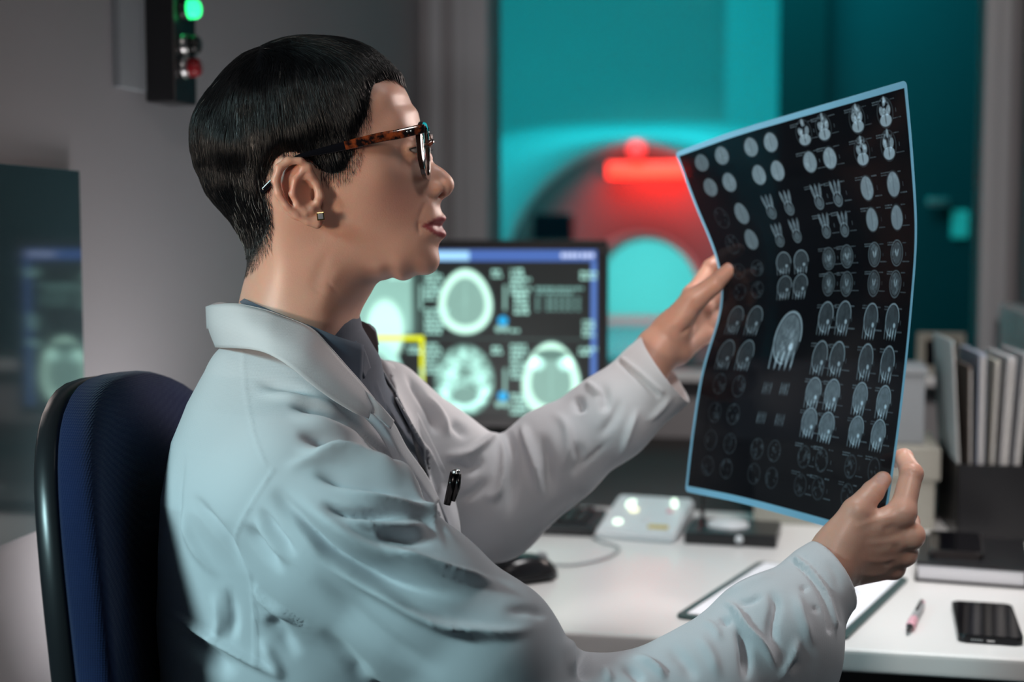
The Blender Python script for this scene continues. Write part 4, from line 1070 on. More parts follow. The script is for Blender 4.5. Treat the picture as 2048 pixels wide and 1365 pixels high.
coat_folds = [
 # seams
 ([(488,699),(491,780),(508,871),(530,930)], .0011, 3, 0, 'open'), ([(545,940),(511,995),(478,1057),(473,1091),(500,1155),(511,1241),(514,1330)], .0014, 4, 0, 'open'),
 # under the collar and across the shoulder
 ([(505,765),(570,775),(640,800)], -.0035, 12), ([(505,787),(575,797),(650,812),(700,838)], .0035, 10),
 ([(572,813),(620,816),(675,838),(722,875)], -.0060, 13), ([(566,828),(638,849),(700,872),(735,893)], .0055, 13),
 ([(587,868),(638,875),(693,900),(766,945)], -.0080, 15), ([(583,892),(638,910),(711,928),(785,966),(842,1024)], .0070, 12),
 ([(726,884),(752,910),(785,945),(821,992),(860,1048),(895,1110)], .0060, 8, .3), ([(742,886),(770,912),(806,950),(845,1000),(885,1070)], -.0050, 7),
 ([(700,850),(740,872),(790,920),(830,975)], -.0040, 8),
 # sleeve head and upper arm
 ([(562,940),(610,922),(678,918),(746,935),(804,970),(842,1012)], .0080, 14), ([(620,942),(678,956),(746,976),(805,1004)], -.0090, 15),
 ([(650,966),(729,992),(797,1012),(865,1043),(933,1101)], .0080, 11), ([(640,1000),(688,1020),(746,1028),(820,1038)], -.0120, 12, .3), ([(655,1026),(729,1048),(814,1058),(858,1058)], .0065, 13),
 ([(749,1072),(797,1078),(870,1086)], -.0060, 13), ([(745,1084),(797,1110),(865,1135),(950,1159),(1000,1174)], .0085, 11),
 ([(545,968),(565,1002),(610,1053),(661,1101),(712,1132),(780,1160),(865,1183),(970,1192)], -.0150, 22), ([(590,985),(650,1040),(730,1092),(830,1128),(920,1150)], .0060, 20),
 ([(640,1118),(695,1152),(763,1190),(831,1230),(899,1256),(1000,1268),(1090,1252)], .0100, 14), ([(1000,1225),(1060,1225),(1100,1240)], -.004, 14),
 ([(490,1043),(524,1094),(565,1155)], -.0050, 13), ([(518,1012),(552,1063),(593,1118)], -.0050, 10), ([(505,1030),(540,1082),(580,1138)], .0035, 9), ([(620,1150),(700,1220),(800,1300),(900,1350)], -.0040, 24),
 ([(560,1000),(600,1060),(650,1120)], .0040, 12),
 # back
 ([(388,985),(415,1029),(456,1084),(497,1152)], -.0055, 12), ([(365,1010),(375,1060),(398,1110),(440,1165)], .0040, 13), ([(452,1170),(468,1230),(462,1290)], -.0045, 13), ([(425,1180),(440,1240),(430,1290)], .003, 12),
 ([(370,880),(362,960),(358,1040),(365,1120)], -.003, 12), ([(335,1218),(380,1245),(440,1285),(520,1330),(580,1365)], .0060, 9, .3), ([(335,1250),(400,1300),(480,1350)], -.0080, 22),
 # gathered underarm
 ([(506,1160),(524,1196),(560,1224),(598,1254)], .0040, 9), ([(530,1232),(560,1262),(600,1318)], -.0050, 18), ([(520,1270),(545,1320),(570,1365)], .004, 14), ([(640,1250),(700,1320),(740,1365)], -.004, 20),
 # elbow and forearm
 ([(1160,1290),(1168,1330),(1172,1365)], -.0120, 13), ([(1130,1270),(1140,1310),(1150,1360)], .0060, 13), ([(1259,1314),(1292,1326),(1318,1346),(1330,1368)], .0080, 9), ([(1240,1330),(1270,1350),(1285,1372)], -.0070, 12),
 ([(1200,1330),(1215,1350),(1222,1370)], .004, 10), ([(1330,1290),(1370,1330),(1390,1370)], -.0050, 16), ([(1390,1270),(1420,1310),(1440,1365)], .0045, 14),
 ([(1443,1198),(1471,1225),(1493,1262),(1531,1300),(1560,1348)], .0110, 9), ([(1474,1250),(1490,1300),(1494,1368)], -.0140, 12), ([(1537,1182),(1550,1212),(1543,1262),(1556,1312)], -.0100, 11),
 ([(1446,1197),(1480,1178),(1524,1160),(1560,1150)], .0050, 10), ([(1470,1210),(1500,1208),(1530,1192)], -.0060, 8), ([(1587,1180),(1602,1237),(1627,1300)], .0060, 12), ([(1600,1270),(1585,1320),(1560,1370)], .0050, 10),
 ([(1438,1238),(1452,1246),(1462,1250)], -.0090, 9), ([(1400,1240),(1430,1262),(1440,1290)], .004, 9), ([(1600,1320),(1580,1350)], -.006, 10),
 ([(1592,1118),(1621,1144),(1646,1184),(1660,1225),(1668,1252)], .0034, 3.4, 0, 'open'), ([(1584,1124),(1612,1150),(1636,1190),(1650,1230),(1656,1262)], -.0036, 4.5, 0, 'open'),
 ([(1602,1112),(1632,1140),(1656,1182),(1670,1222),(1677,1246)], -.0012, 2.5, 0, 'open'),
 ([(1650,1120),(1668,1150),(1676,1190)], -.0016, 9), ([(1612,1175),(1600,1190)], -.004, 7), ([(1632,1215),(1622,1228)], -.003, 7),
 # far arm
 ([(1003,862),(1018,880),(1026,930),(1026,983),(1015,1044)], -.0100, 12), ([(1045,842),(1055,882),(1069,936),(1079,1000)], .0120, 11), ([(1082,860),(1096,930),(1104,1000)], -.0100, 15),
 ([(1000,868),(1008,920),(996,985),(966,1002)], .0090, 10), ([(880,912),(930,909),(974,884),(1001,869)], .0070, 10), ([(885,925),(941,938),(968,912)], -.0080, 12), ([(900,1010),(950,985),(985,950)], -.004, 12),
 ([(1168,762),(1186,776),(1206,792)], .0060, 8), ([(1150,790),(1158,810),(1162,830)], -.0100, 12), ([(1200,760),(1212,800),(1206,830)], -.0060, 12), ([(1100,820),(1130,850),(1135,900),(1120,950)], .0055, 11), ([(1150,880),(1160,920),(1140,960)], -.005, 12),
 ([(1220,880),(1183,914),(1158,938)], -.0035, 5), ([(1280,812),(1257,865),(1237,929)], .0050, 8), ([(1244,717),(1284,749),(1325,786)], .0030, 3.5, 0, 'open'), ([(1238,722),(1276,757),(1314,792)], -.0032, 4.5, 0, 'open'),
 ([(1240,790),(1225,840),(1190,880)], -.004, 12), ([(1060,1080),(1110,1030),(1170,985)], .003, 10), ([(1290,850),(1320,820),(1350,790)], .004, 8),
 ([(803,736),(858,816),(874,875)], -.0080, 9), ([(768,752),(803,838),(858,915),(900,990)], .0050, 8), ([(830,770),(880,830),(900,880)], .0050, 9), ([(900,840),(935,880)], -.004, 12),
]
rr_ = random.Random(4)
for i in range(12):                                      # puckers along the gathered seam
    t = i / 11; x, y = 516 + 84*t, 1186 + 62*t
    coat_folds.append(([(x-5, y+10), (x, y-2), (x+5+rr_.uniform(-2, 2), y-14)], .0009, 3))
    coat_folds.append(([(x-1, y+11), (x+4, y-1), (x+9, y-13)], -.0007, 3))
coat_folds = [(f[0], f[1] * (1.45 if f[0][0][0] < 1000 and f[2] > 5 else (.8 if f[0][0][0] > 1240 and f[2] > 5 and f[0][0][1] > 1100 else 1)), f[2] * (.9 if f[2] > 5 else 1)) + tuple(f[3:]) for f in coat_folds]
V = strokes(V, N, coat_folds)
# small random creasing
r_ = np.random.RandomState(2)
for i in range(26):
    k = r_.randn(3) * 22; V = V + N * (0.00035 * np.sin(V @ k + r_.rand()*6))[:, None]
# openings: neck, V between the fronts, both cuffs, hem
C = V[F].mean(1); Q = proj(C); Nf = vnormals(V, F)[F].mean(1); view = np.array([0, 0, CAMZ]) - C
front = (Nf * view).sum(1) > -0.02
vee = [(480,600),(640,690),(700,762),(740,815),(772,850),(800,882),(862,968),(858,905),(828,858),(798,796),(772,716),(745,640),(600,560)]
hole = (poly_sd(Q, vee) > 0) & front
na = A3(600, 700, 1.42)
hole |= (np.hypot(C[:, 0] - na[0], C[:, 1] - 1.43) < .066) & (C[:, 2] > 1.06)
def cut(p, n, m=.12):
    p = A3(*p); n = np.array(n) / np.linalg.norm(n); r = C - p
    return ((r @ n) > 0) & (np.linalg.norm(r, axis=1) < m)
hole |= cut((1660, 1156, 1.395), (.86, .30, .42)); hole |= cut((1324, 728, 1.65), (.79, -.15, .60))
hole |= C[:, 2] < .548
Vc, Fc, _ = drop_faces(V, F, hole); Vc, Fc = keep_main(Vc, Fc)
# straighten the cut edges
def snap(Vc, Fc, p, n):
    E = np.sort(np.concatenate([Fc[:, [i, (i+1) % 4]] for i in range(4)]), 1); u, c = np.unique(E, axis=0, return_counts=True); bv = np.unique(u[c == 1])
    n = np.array(n) / np.linalg.norm(n); r = Vc[bv] - A3(*p); d = r @ n; m = (np.abs(d) < .006) & (np.linalg.norm(r, axis=1) < .12)
    Vc[bv[m]] -= d[m][:, None] * n
    return Vc
Vc = snap(Vc, Fc, (1660, 1156, 1.395), (.86, .30, .42)); Vc = snap(Vc, Fc, (1324, 728, 1.65), (.79, -.15, .60))
M['coat'] = fabric('white_cotton', (0.60, 0.61, 0.64), 420, strength=0.18, rough=0.9, sheen=0.25, var=.015)
coat = np_mesh('lab_coat', Vc, Fc, M['coat'], person)
tag(coat, 'crumpled white cotton lab coat with turned down collar')
md = coat.modifiers.new('thickness', 'SOLIDIFY'); md.thickness = .0022; md.offset = -1

def coat_depth(px, py, f=f_coat, off=.004):
    Y = np.linspace(1.10, 1.85, 751); P = np.array([A3(px, py, y) for y in Y]); d = f(P)
    i = np.argmax(d < 0)
    return (Y[i] - off) if d[i] < 0 else None
def cp(px, py, dep=None, off=.005):
    if dep is None: dep = coat_depth(px, py, off=off) or 1.42
    return at(px, py, dep)
# collar: from the far side round the nape to the near tip
low = [(520,690,1.53),(452,694,1.475),(431,695,1.42),(440,696,1.37),(488,698,1.325),(525,704,1.305),(557,718,1.296),(590,740,1.292),(627,770,1.294),(664,797,1.300),(711,826,1.312),(738,838,1.322)]
top = [(520,640,1.495),(450,606,1.465),(412,614,1.425),(426,610,1.385),(470,608,1.358),(521,618,1.346),(561,631,1.342),(620,656,1.340),(656,692,1.338),(686,726,1.336),(722,766,1.336),(749,799,1.338)]
mid = [(a[0]*.5+b[0]*.5 - (5 if i < 4 else 0), a[1]*.5+b[1]*.5, min(a[2], b[2])*.6 + max(a[2], b[2])*.4 - (.004 if a[2] < 1.42 else -.004)) for i, (a, b) in enumerate(zip(low, top))]
o = patch('collar', [[at(*p) for p in low], [at(*p) for p in mid], [at(*p) for p in top]], M['coat'], coat, .0025)
inn = [(a[0] + (3 if a[2] < 1.42 else 2), a[1] + (52 if i > 5 else 44), a[2] + .006) for i, a in enumerate(top)]
o = patch('collar_stand', [[at(*p) for p in inn], [at(*p) for p in top]], M['coat'], coat, .002)
# near lapel: folded front edge from the notch down the opening
L0 = [(716,768),(752,806),(788,846),(815,896),(852,948),(880,1000)]
L1 = [(690,790),(724,830),(757,868),(790,925),(826,978),(866,1020)]
def lap(Lp, off, extra=0): return [cp(a, b, None, off) for a, b in Lp]
import copy as _c
dps = []
for (a, b), (c, d) in zip(L0, L1):
    d1 = coat_depth(c, d, off=.0) or 1.32; dps.append(d1)
dps = np.array(dps); dps = np.convolve(np.pad(dps, 1, mode='edge'), [.25, .5, .25], 'valid')
L0d = [at(a, b, y + .004) for (a, b), y in zip(L0, dps)]; L1d = [at(a, b, y - .0075) for (a, b), y in zip(L1, dps)]
Lmd = [at((a+c)/2, (b+d)/2, y - .010) for (a, b), (c, d), y in zip(L0, L1, dps)]
patch('near_lapel', [L1d, Lmd, L0d], M['coat'], coat, .0025)
# lapel tip above the notch
patch('lapel_point', [[cp(716,812,1.328), cp(735,822,1.325), cp(757,836,1.326), cp(782,858,1.332)], [cp(728,780,1.333), cp(748,797,1.33), cp(766,815,1.332), cp(789,842,1.338)]], M['coat'], coat, .002)
# far lapel and front edge
G0 = [(748,712),(775,796),(805,860),(838,928),(870,988),(896,1047),(910,1112)]
G1 = [(786,728),(822,800),(856,866),(884,925),(904,975),(916,1030),(924,1100)]
fd = []
for (a, b) in G1: fd.append(coat_depth(a, b, off=.0) or 1.45)
fd = np.array(fd); fd = np.convolve(np.pad(fd, 1, mode='edge'), [.25, .5, .25], 'valid')
patch('far_lapel', [[at(a, b, y - .004) for (a, b), y in zip(G1, fd)], [at((a+c)/2, (b+d)/2, y - .010) for (a, b), (c, d), y in zip(G0, G1, fd)], [at(a, b, y - .002) for (a, b), y in zip(G0, fd)]], M['coat'], coat, .0025)

# shirt: a dark chambray layer just inside the coat
def f_shirt(P):
    d = f_torso(P, -.009)
    d = smin(d, sd_chain(P, [A3(598,668,1.425), A3(606,735,1.43)], [.0635,.078], .01), .022)
    return d
V, F = surf_nets(f_shirt, (-.36, 1.2, .88), (.05, 1.66, 1.17), 0.004)
V, F = keep_main(V, F); V = relax(f_shirt, V, 2); N = vnormals(V, F)
V = strokes(V, N, [([(752,770),(772,820),(800,880),(845,950)], .0016, 3, 0, 'open'), ([(728,760),(745,800),(780,860)], -.001, 3)])
C = V[F].mean(1)
hole = (np.hypot(C[:, 0] - A3(598,668,1.425)[0], C[:, 1] - 1.425) < .0575) & (C[:, 2] > 1.10)
hole |= C[:, 2] < .9
Vs, Fs, _ = drop_faces(V, F, hole); Vs, Fs = keep_main(Vs, Fs)
M['shirt'] = fabric('dark_chambray', (0.105, 0.130, 0.175), 700, strength=0.35, rough=0.9, sheen=.2, var=.08)
M['shirt_in'] = fabric('dark_lining', (0.075, 0.062, 0.066), 700, strength=0.3, rough=0.9)
shirt = np_mesh('shirt', Vs, Fs, M['shirt'], person); tag(shirt, 'dark blue-grey cotton shirt under the coat')
md = shirt.modifiers.new('thickness', 'SOLIDIFY'); md.thickness = .0012; md.offset = -1
# shirt collar: near wing, stand, and far wing with button
patch('collar', [[at(470,640,1.50), at(476,606,1.43), at(488,612,1.372), at(540,655,1.345), at(618,700,1.340), at(680,745,1.345), at(724,776,1.356)],
                 [at(480,610,1.495), at(484,596,1.43), at(494,600,1.378), at(545,622,1.352), at(632,656,1.346), at(680,675,1.350), at(728,690,1.366)]], M['shirt'], shirt, .0016)
patch('collar_stand', [[at(700,700,1.372), at(722,742,1.374), at(735,768,1.392)], [at(712,682,1.380), at(730,700,1.384), at(742,736,1.398)]], M['shirt'], shirt, .0014)
patch('far_collar_wing', [[at(706,690,1.450), at(724,705,1.446), at(742,756,1.438)], [at(706,662,1.462), at(734,674,1.456), at(756,706,1.446)], [at(706,638,1.470), at(732,646,1.466), at(751,664,1.458)]], M['shirt_in'], shirt, .0016)
patch('far_collar', [[at(706,640,1.472), at(732,648,1.468), at(752,668,1.460)], [at(740,648,1.51), at(752,660,1.50), at(758,690,1.485)]], M['shirt'], shirt, .0016)
bm = bmesh.new(); lathe(bm, [(0, 0), (.005, 0), (.005, .0012), (.004, .0018), (0, .0016)], 20, Matrix.Translation(at(733,690,1.447)) @ Matrix.Rotation(PI/2, 4, 'X')); obj('button', bm, M['black'], shirt, True)

# trousers and shoes (mostly out of sight below)
def f_tr(P):
    a = sd_chain(P, [(-.20,1.50,.56), (.20,1.50,.53), (.24,1.50,.12)], [.10,.075,.05], .03)
    b = sd_chain(P, [(-.20,1.36,.56), (.20,1.34,.53), (.24,1.34,.12)], [.10,.075,.05], .03)
    return smin(a, b, .02)
V, F = surf_nets(f_tr, (-.34, 1.2, .04), (.34, 1.64, .70), 0.008)
o = np_mesh('trousers', V, F, mat('dark_trousers', (.03, .03, .04), rough=.9), person)
for y in (1.34, 1.50):
    bm = bmesh.new(); box(bm, .19, .44, y-.045, y+.045, 0.0, .075, .03, 4); obj('shoe', bm, M['black'], person, True)

# ---- clip on the coat front -------------------------------------------------
pc = empty('pocket_clip', at(906, 978, 1.385)); tag(pc, 'small black metal clip fastened to the coat front edge', 'clip')
bm = bmesh.new(); tube(bm, [(-.006, 0, -.016), (-.002, -.001, 0), (.001, 0, .0165)], [.0035, .0042, .0038], 10, flat=((0, 1, 0), .6)); tube(bm, [(.000, -.002, -.012), (.0045, -.002, .002), (.006, -.001, .015)], [.0022, .003, .0025], 10); obj('body', bm, mat('gunmetal', (.06, .055, .055), rough=.2, metal=1), pc, True)
bm = bmesh.new(); lathe(bm, [(0, 0), (.0042, 0), (.0045, .002), (.003, .004), (0, .0042)], 16, Matrix.Translation((.003, -.001, .0155))); obj('cap', bm, M['metal'], pc, True)
# ================================================================== hair
HP = [(796,158),(772,158),(748,166),(740,182),(736,205),(733,228),(722,248),(712,268),(708,298),(698,326),(684,342),(664,350),(646,344),(632,332),(616,318),(600,306),(585,302),(565,306),(548,318),(535,340),(528,365),(530,395),(538,420),(542,440),(536,462),(524,482),(510,500),(498,516),(482,530),(440,500),(400,450),(350,380),(340,240),(400,120),(520,40),(700,40),(800,90),(812,130)]
OUT = [(641,68),(694,73),(738,89),(769,107),(786,125),(794,140),(796,153)]
# thickness of the hair over the skull, picked at points of the side view
TH = [(641,88,0.0063),(694,93,0.0063),(738,108,0.0058),(768,130,0.0043),(786,148,0.0027),(560,95,0.0058),(515,112,0.0058),(475,140,0.0058),(445,175,0.0063),(418,212,0.0070),(402,250,0.0070),(398,285,0.0063),(400,320,0.0043),(410,355,0.0028),(428,390,0.0036),(450,418,0.0027),(470,445,0.0018),(484,470,0.0011),(494,500,0.0004),(497,525,0.0000),
      (600,180,.012),(700,160,.009),(520,200,.013),(480,300,.012),(560,260,.010),(640,250,.008),(700,240,.005),(690,300,.0025),(650,330,.0018),(520,380,.005),(540,460,.0010),(500,440,.003),(460,380,.007)]
tx = np.array([ctl(a, b, 0.0) for a, b, t in TH]); tv = np.array([t for *_, t in TH])
def hair_th(P):
    M_ = P.copy(); M_[:, 1] = np.where(M_[:, 1] > YH, 2*YH - M_[:, 1], M_[:, 1])
    q = np.stack([P[:, 0], P[:, 2]], 1)
    w = 1 / (((q[:, None] - tx[None]) ** 2).sum(-1) + 4e-5) ** 1.5
    t = (w @ tv) / w.sum(1)
    sd = poly_sd(proj(M_), HP)
    return t * smooth1((sd + 3) / 26.0) + 0.0007 - 0.006 * (1 - smooth1((sd + 7) / 8.0))
def f_hair(P): return f_relief(P) - hair_th(P)
t0 = _t.time()
V, F = surf_nets(f_hair, (-.345, 1.32, 1.16), (-.095, 1.52, 1.445), 0.0022)
V = relax(f_hair, V, 1)
C = V[F].mean(1); Cm = C.copy(); Cm[:, 1] = np.where(C[:, 1] > YH, 2*YH - C[:, 1], C[:, 1])
sd = poly_sd(proj(Cm), HP)
N = vnormals(V, F)
# locks: shallow grooves running with the hair
ang_ = np.arctan2(C[:, 2] - 1.3, C[:, 0] + .2)
V1, F1, _ = drop_faces(V, F, sd < -2); V1, F1 = keep_main(V1, F1); N1 = vnormals(V1, F1)
g_ = np.sin(V1[:, 0]*620 + V1[:, 2]*90 + 3*np.sin(V1[:, 2]*70)) * .00035 + np.sin(V1[:, 0]*270 - V1[:, 2]*60) * .0005
dz_ = smooth1((poly_sd(proj(V1), HP) - 14) / 30)
V1 = V1 + N1 * (g_ * dz_ - .0006)[:, None]
def hair_mat(name, col, rough):
    m = mat(name, col, rough=rough, spec=.6, noise=(260, .5)); return m
M['hair'] = hair_mat('black_hair', (0.0016, 0.0019, 0.0032), .36); M['grey_hair'] = mat('grey_hair', (.35, .34, .33), rough=.35)
hair = np_mesh('hair', V1, F1, M['hair'], person); tag(hair, 'short black cropped hair with a blunt fringe')
# strands traced over the cap
rs = np.random.RandomState(11)
def flow(P):
    q = proj(P); x, y = q[:, 0], q[:, 1]
    fx = 0.30 * np.clip((x - 540) / 200, -0.6, 1.2) + .10
    fx = np.where(y > 330, fx + .25 * np.clip((560 - x) / 120, 0, 1), fx)
    top = smooth1((150 - y) / 80); fx = fx * (1 - top) + top * np.where(x > 520, 1.1, -.5)
    return np.stack([fx, 0*fx, -np.ones_like(fx)], 1)
def trace(P0, n, step, lift, jit):
    pts = [P0.copy()]; P = P0.copy(); jd = rs.randn(len(P), 3) * jit
    for i in range(n):
        g = grad(f_hair, P, 1e-3); g /= np.linalg.norm(g, axis=1, keepdims=True) + 1e-9
        d = flow(P) + jd; d -= g * (d * g).sum(1, keepdims=True); d /= np.linalg.norm(d, axis=1, keepdims=True) + 1e-9
        P = P + d * step[:, None]
        fv = f_hair(P); want = lift * ((i + 1) / n) - .0003
        P = P - g * np.clip(fv - want, -.002, .002)[:, None]
        pts.append(P.copy())
    return np.stack(pts, 1)
def strand_mesh(name, pts, rad, m, parent):
    n, k = pts.shape[:2]; T = np.gradient(pts, axis=1); T /= np.linalg.norm(T, axis=2, keepdims=True) + 1e-12
    A_ = rs.randn(n, 1, 3); U = A_ - T * (A_ * T).sum(2, keepdims=True); U /= np.linalg.norm(U, axis=2, keepdims=True) + 1e-12; W = np.cross(T, U)
    prof = rad[:, None] * np.array([1.0] * (k - 2) + [.7, .12])[None]
    ring = [pts + (U*math.cos(a) + W*math.sin(a)) * prof[..., None] for a in (0, 2.094, 4.189)]
    V = np.stack(ring, 2).reshape(-1, 3); base = (np.arange(n)[:, None] * k + np.arange(k - 1)[None]) * 3
    F = np.concatenate([np.stack([base + a, base + b, base + 3 + b, base + 3 + a], -1).reshape(-1, 4) for a, b in ((0, 1), (1, 2), (2, 0))])
    o = np_mesh(name, V, F, m, parent, True); o['kind'] = 'stuff'; return o
cen = V1[F1].mean(1); wgt = np.where(cen[:, 1] < YH + .02, 1.0, .35)
pick = rs.choice(len(cen), 15000, p=wgt / wgt.sum()); P0 = cen[pick]
thick = hair_th(P0); Lh = np.clip(thick * 3.2, .004, .034)
sdp = poly_sd(proj(np.where(np.arange(3) == 1, np.minimum(P0, 2*YH - P0), P0)), HP)
pts = trace(P0, 7, Lh / 7, .0010 + .0010 * rs.rand(len(P0)), .10)
strand_mesh('strands', pts, .00016 + .00010 * rs.rand(len(pts)), M['hair'], hair)
# grey hairs around the ear and nape
Qp = proj(cen); pool = np.where((cen[:, 1] < YH) & (Qp[:, 0] > 455) & (Qp[:, 0] < 545) & (Qp[:, 1] > 310) & (Qp[:, 1] < 500) | ((cen[:, 1] < YH) & (rs.rand(len(cen)) < .008)))[0]
pk = cen[rs.choice(pool, 90)]; strand_mesh('grey_strands', trace(pk, 5, np.full(90, .0028), np.full(90, .0022), .16), np.full(90, .00016), M['grey_hair'], hair)
# fine stubble fading out over temple, sideburn and nape
C = BODY_V[BODY_F].mean(1); Cq = proj(np.where(np.arange(3) == 1, np.minimum(C, 2*YH - C), C)); hd = (C[:, 2] > 1.16) & (C[:, 0] < -.09)
sdb = poly_sd(Cq, HP); ok = hd & (sdb > -26) & (sdb < 6) & ~((Cq[:, 0] > 545) & (Cq[:, 0] < 640) & (Cq[:, 1] > 312)) & ~((Cq[:, 0] > 742))
ids = np.where(ok)[0]; w = np.exp(np.minimum(sdb[ids], 0) / 11.0); ch = rs.choice(ids, 9500, p=w / w.sum())
P = C[ch]; g = grad(f_relief, P, 1e-3); g /= np.linalg.norm(g, axis=1, keepdims=True)
d = flow(P) + rs.randn(len(P), 3) * .2; d[:, 0] += np.where(proj(P)[:, 0] > 640, -.3, .25); d -= g * (d * g).sum(1, keepdims=True); d /= np.linalg.norm(d, axis=1, keepdims=True)
Ls = .0025 + .004 * rs.rand(len(P)); pts = np.stack([P + g * .0000, P + d*Ls[:, None]*.5 + g*.0009, P + d*Ls[:, None] + g*.0012], 1)
strand_mesh('short_stubble', pts, np.full(len(P), .00010), M['hair'], hair)
# fringe: blunt hairs over the forehead edge
fr0 = np.array([A3(708 + 84 * t, 118 + 26 * t + 6 * q, YH - .062 * (1 - t) ** .7 * (q2)) for t, q, q2 in zip(rs.rand(1300), rs.rand(1300), rs.rand(1300) * 2 - 1)])
for _ in range(6):
    g = grad(f_hair, fr0, 1e-3); fr0 = fr0 - g * np.clip(f_hair(fr0), -.004, .004)[:, None] / ((g*g).sum(1, keepdims=True) + 1e-6)
def trace_f(P0, n, step):
    pts = [P0.copy()]; P = P0.copy()
    for i in range(n):
        g = grad(f_relief, P, 1e-3); g /= np.linalg.norm(g, axis=1, keepdims=True)
        d = np.array([[.75, 0, -.85]]) + 0*P; d -= g * (d*g).sum(1, keepdims=True); d /= np.linalg.norm(d, axis=1, keepdims=True)
        P = P + d * step[:, None]; f = f_relief(P); P = P - g * np.clip(f - np.maximum(.0085 * (1 - (i+1)/n) , .002), -.0015, .0015)[:, None]; pts.append(P.copy())
    return np.stack(pts, 1)
fr1 = trace_f(fr0, 6, (.0165 + .004 * rs.rand(len(fr0))) / 6)
strand_mesh('fringe', fr1, np.full(len(fr1), .00028), M['hair'], hair)
print('HAIR', round(_t.time() - t0, 1))

# ================================================================== glasses
gl_ = empty('eyeglasses', at(857, 305, YH)); tag(gl_, 'dark tortoiseshell framed glasses worn by the woman', 'glasses')
go = np.array(gl_.location)
tm = mat('tortoiseshell', (.05, .018, .010), rough=.12, coat=.5); nt = tm.node_tree; b = nt.nodes['Principled BSDF']
n = nt.nodes.new('ShaderNodeTexNoise'); n.inputs['Scale'].default_value = 130; n.inputs['Detail'].default_value = 3; tc = nt.nodes.new('ShaderNodeTexCoord'); nt.links.new(tc.outputs['Object'], n.inputs['Vector'])
cr = nt.nodes.new('ShaderNodeValToRGB'); cr.color_ramp.elements[0].position = .44; cr.color_ramp.elements[0].color = (.006, .003, .003, 1); cr.color_ramp.elements[1].position = .62; cr.color_ramp.elements[1].color = (.22, .045, .012, 1)
nt.links.new(n.outputs['Fac'], cr.inputs[0]); nt.links.new(cr.outputs[0], b.inputs['Base Color'])
M['tortoise'] = tm; M['rim'] = mat('dark_rim', (.016, .007, .005), rough=.1, coat=.6)
lens_m = mat('lens_glass', (.9, .95, .96), rough=.02, trans=1.0, ior=1.45)
def lens_pt(s, a, r=1.0, dx=0.0):
    """rounded square rim, s=-1 near side (towards the camera), a angle"""
    c, n_ = math.cos(a), math.sin(a); p = 3.2
    ww, hh = .0270, .0262
    y = ww * math.copysign(abs(c) ** (2/p), c) * r; z = hh * math.copysign(abs(n_) ** (2/p), n_) * r
    y *= (1 + .10 * n_)
    yy = s * (.0355) + y
    wrap = -.9 * yy * yy - 6 * max(0, abs(yy) - .058) ** 2 * 8
    return Vector((wrap + dx - .06 * z, yy, z - .0005))
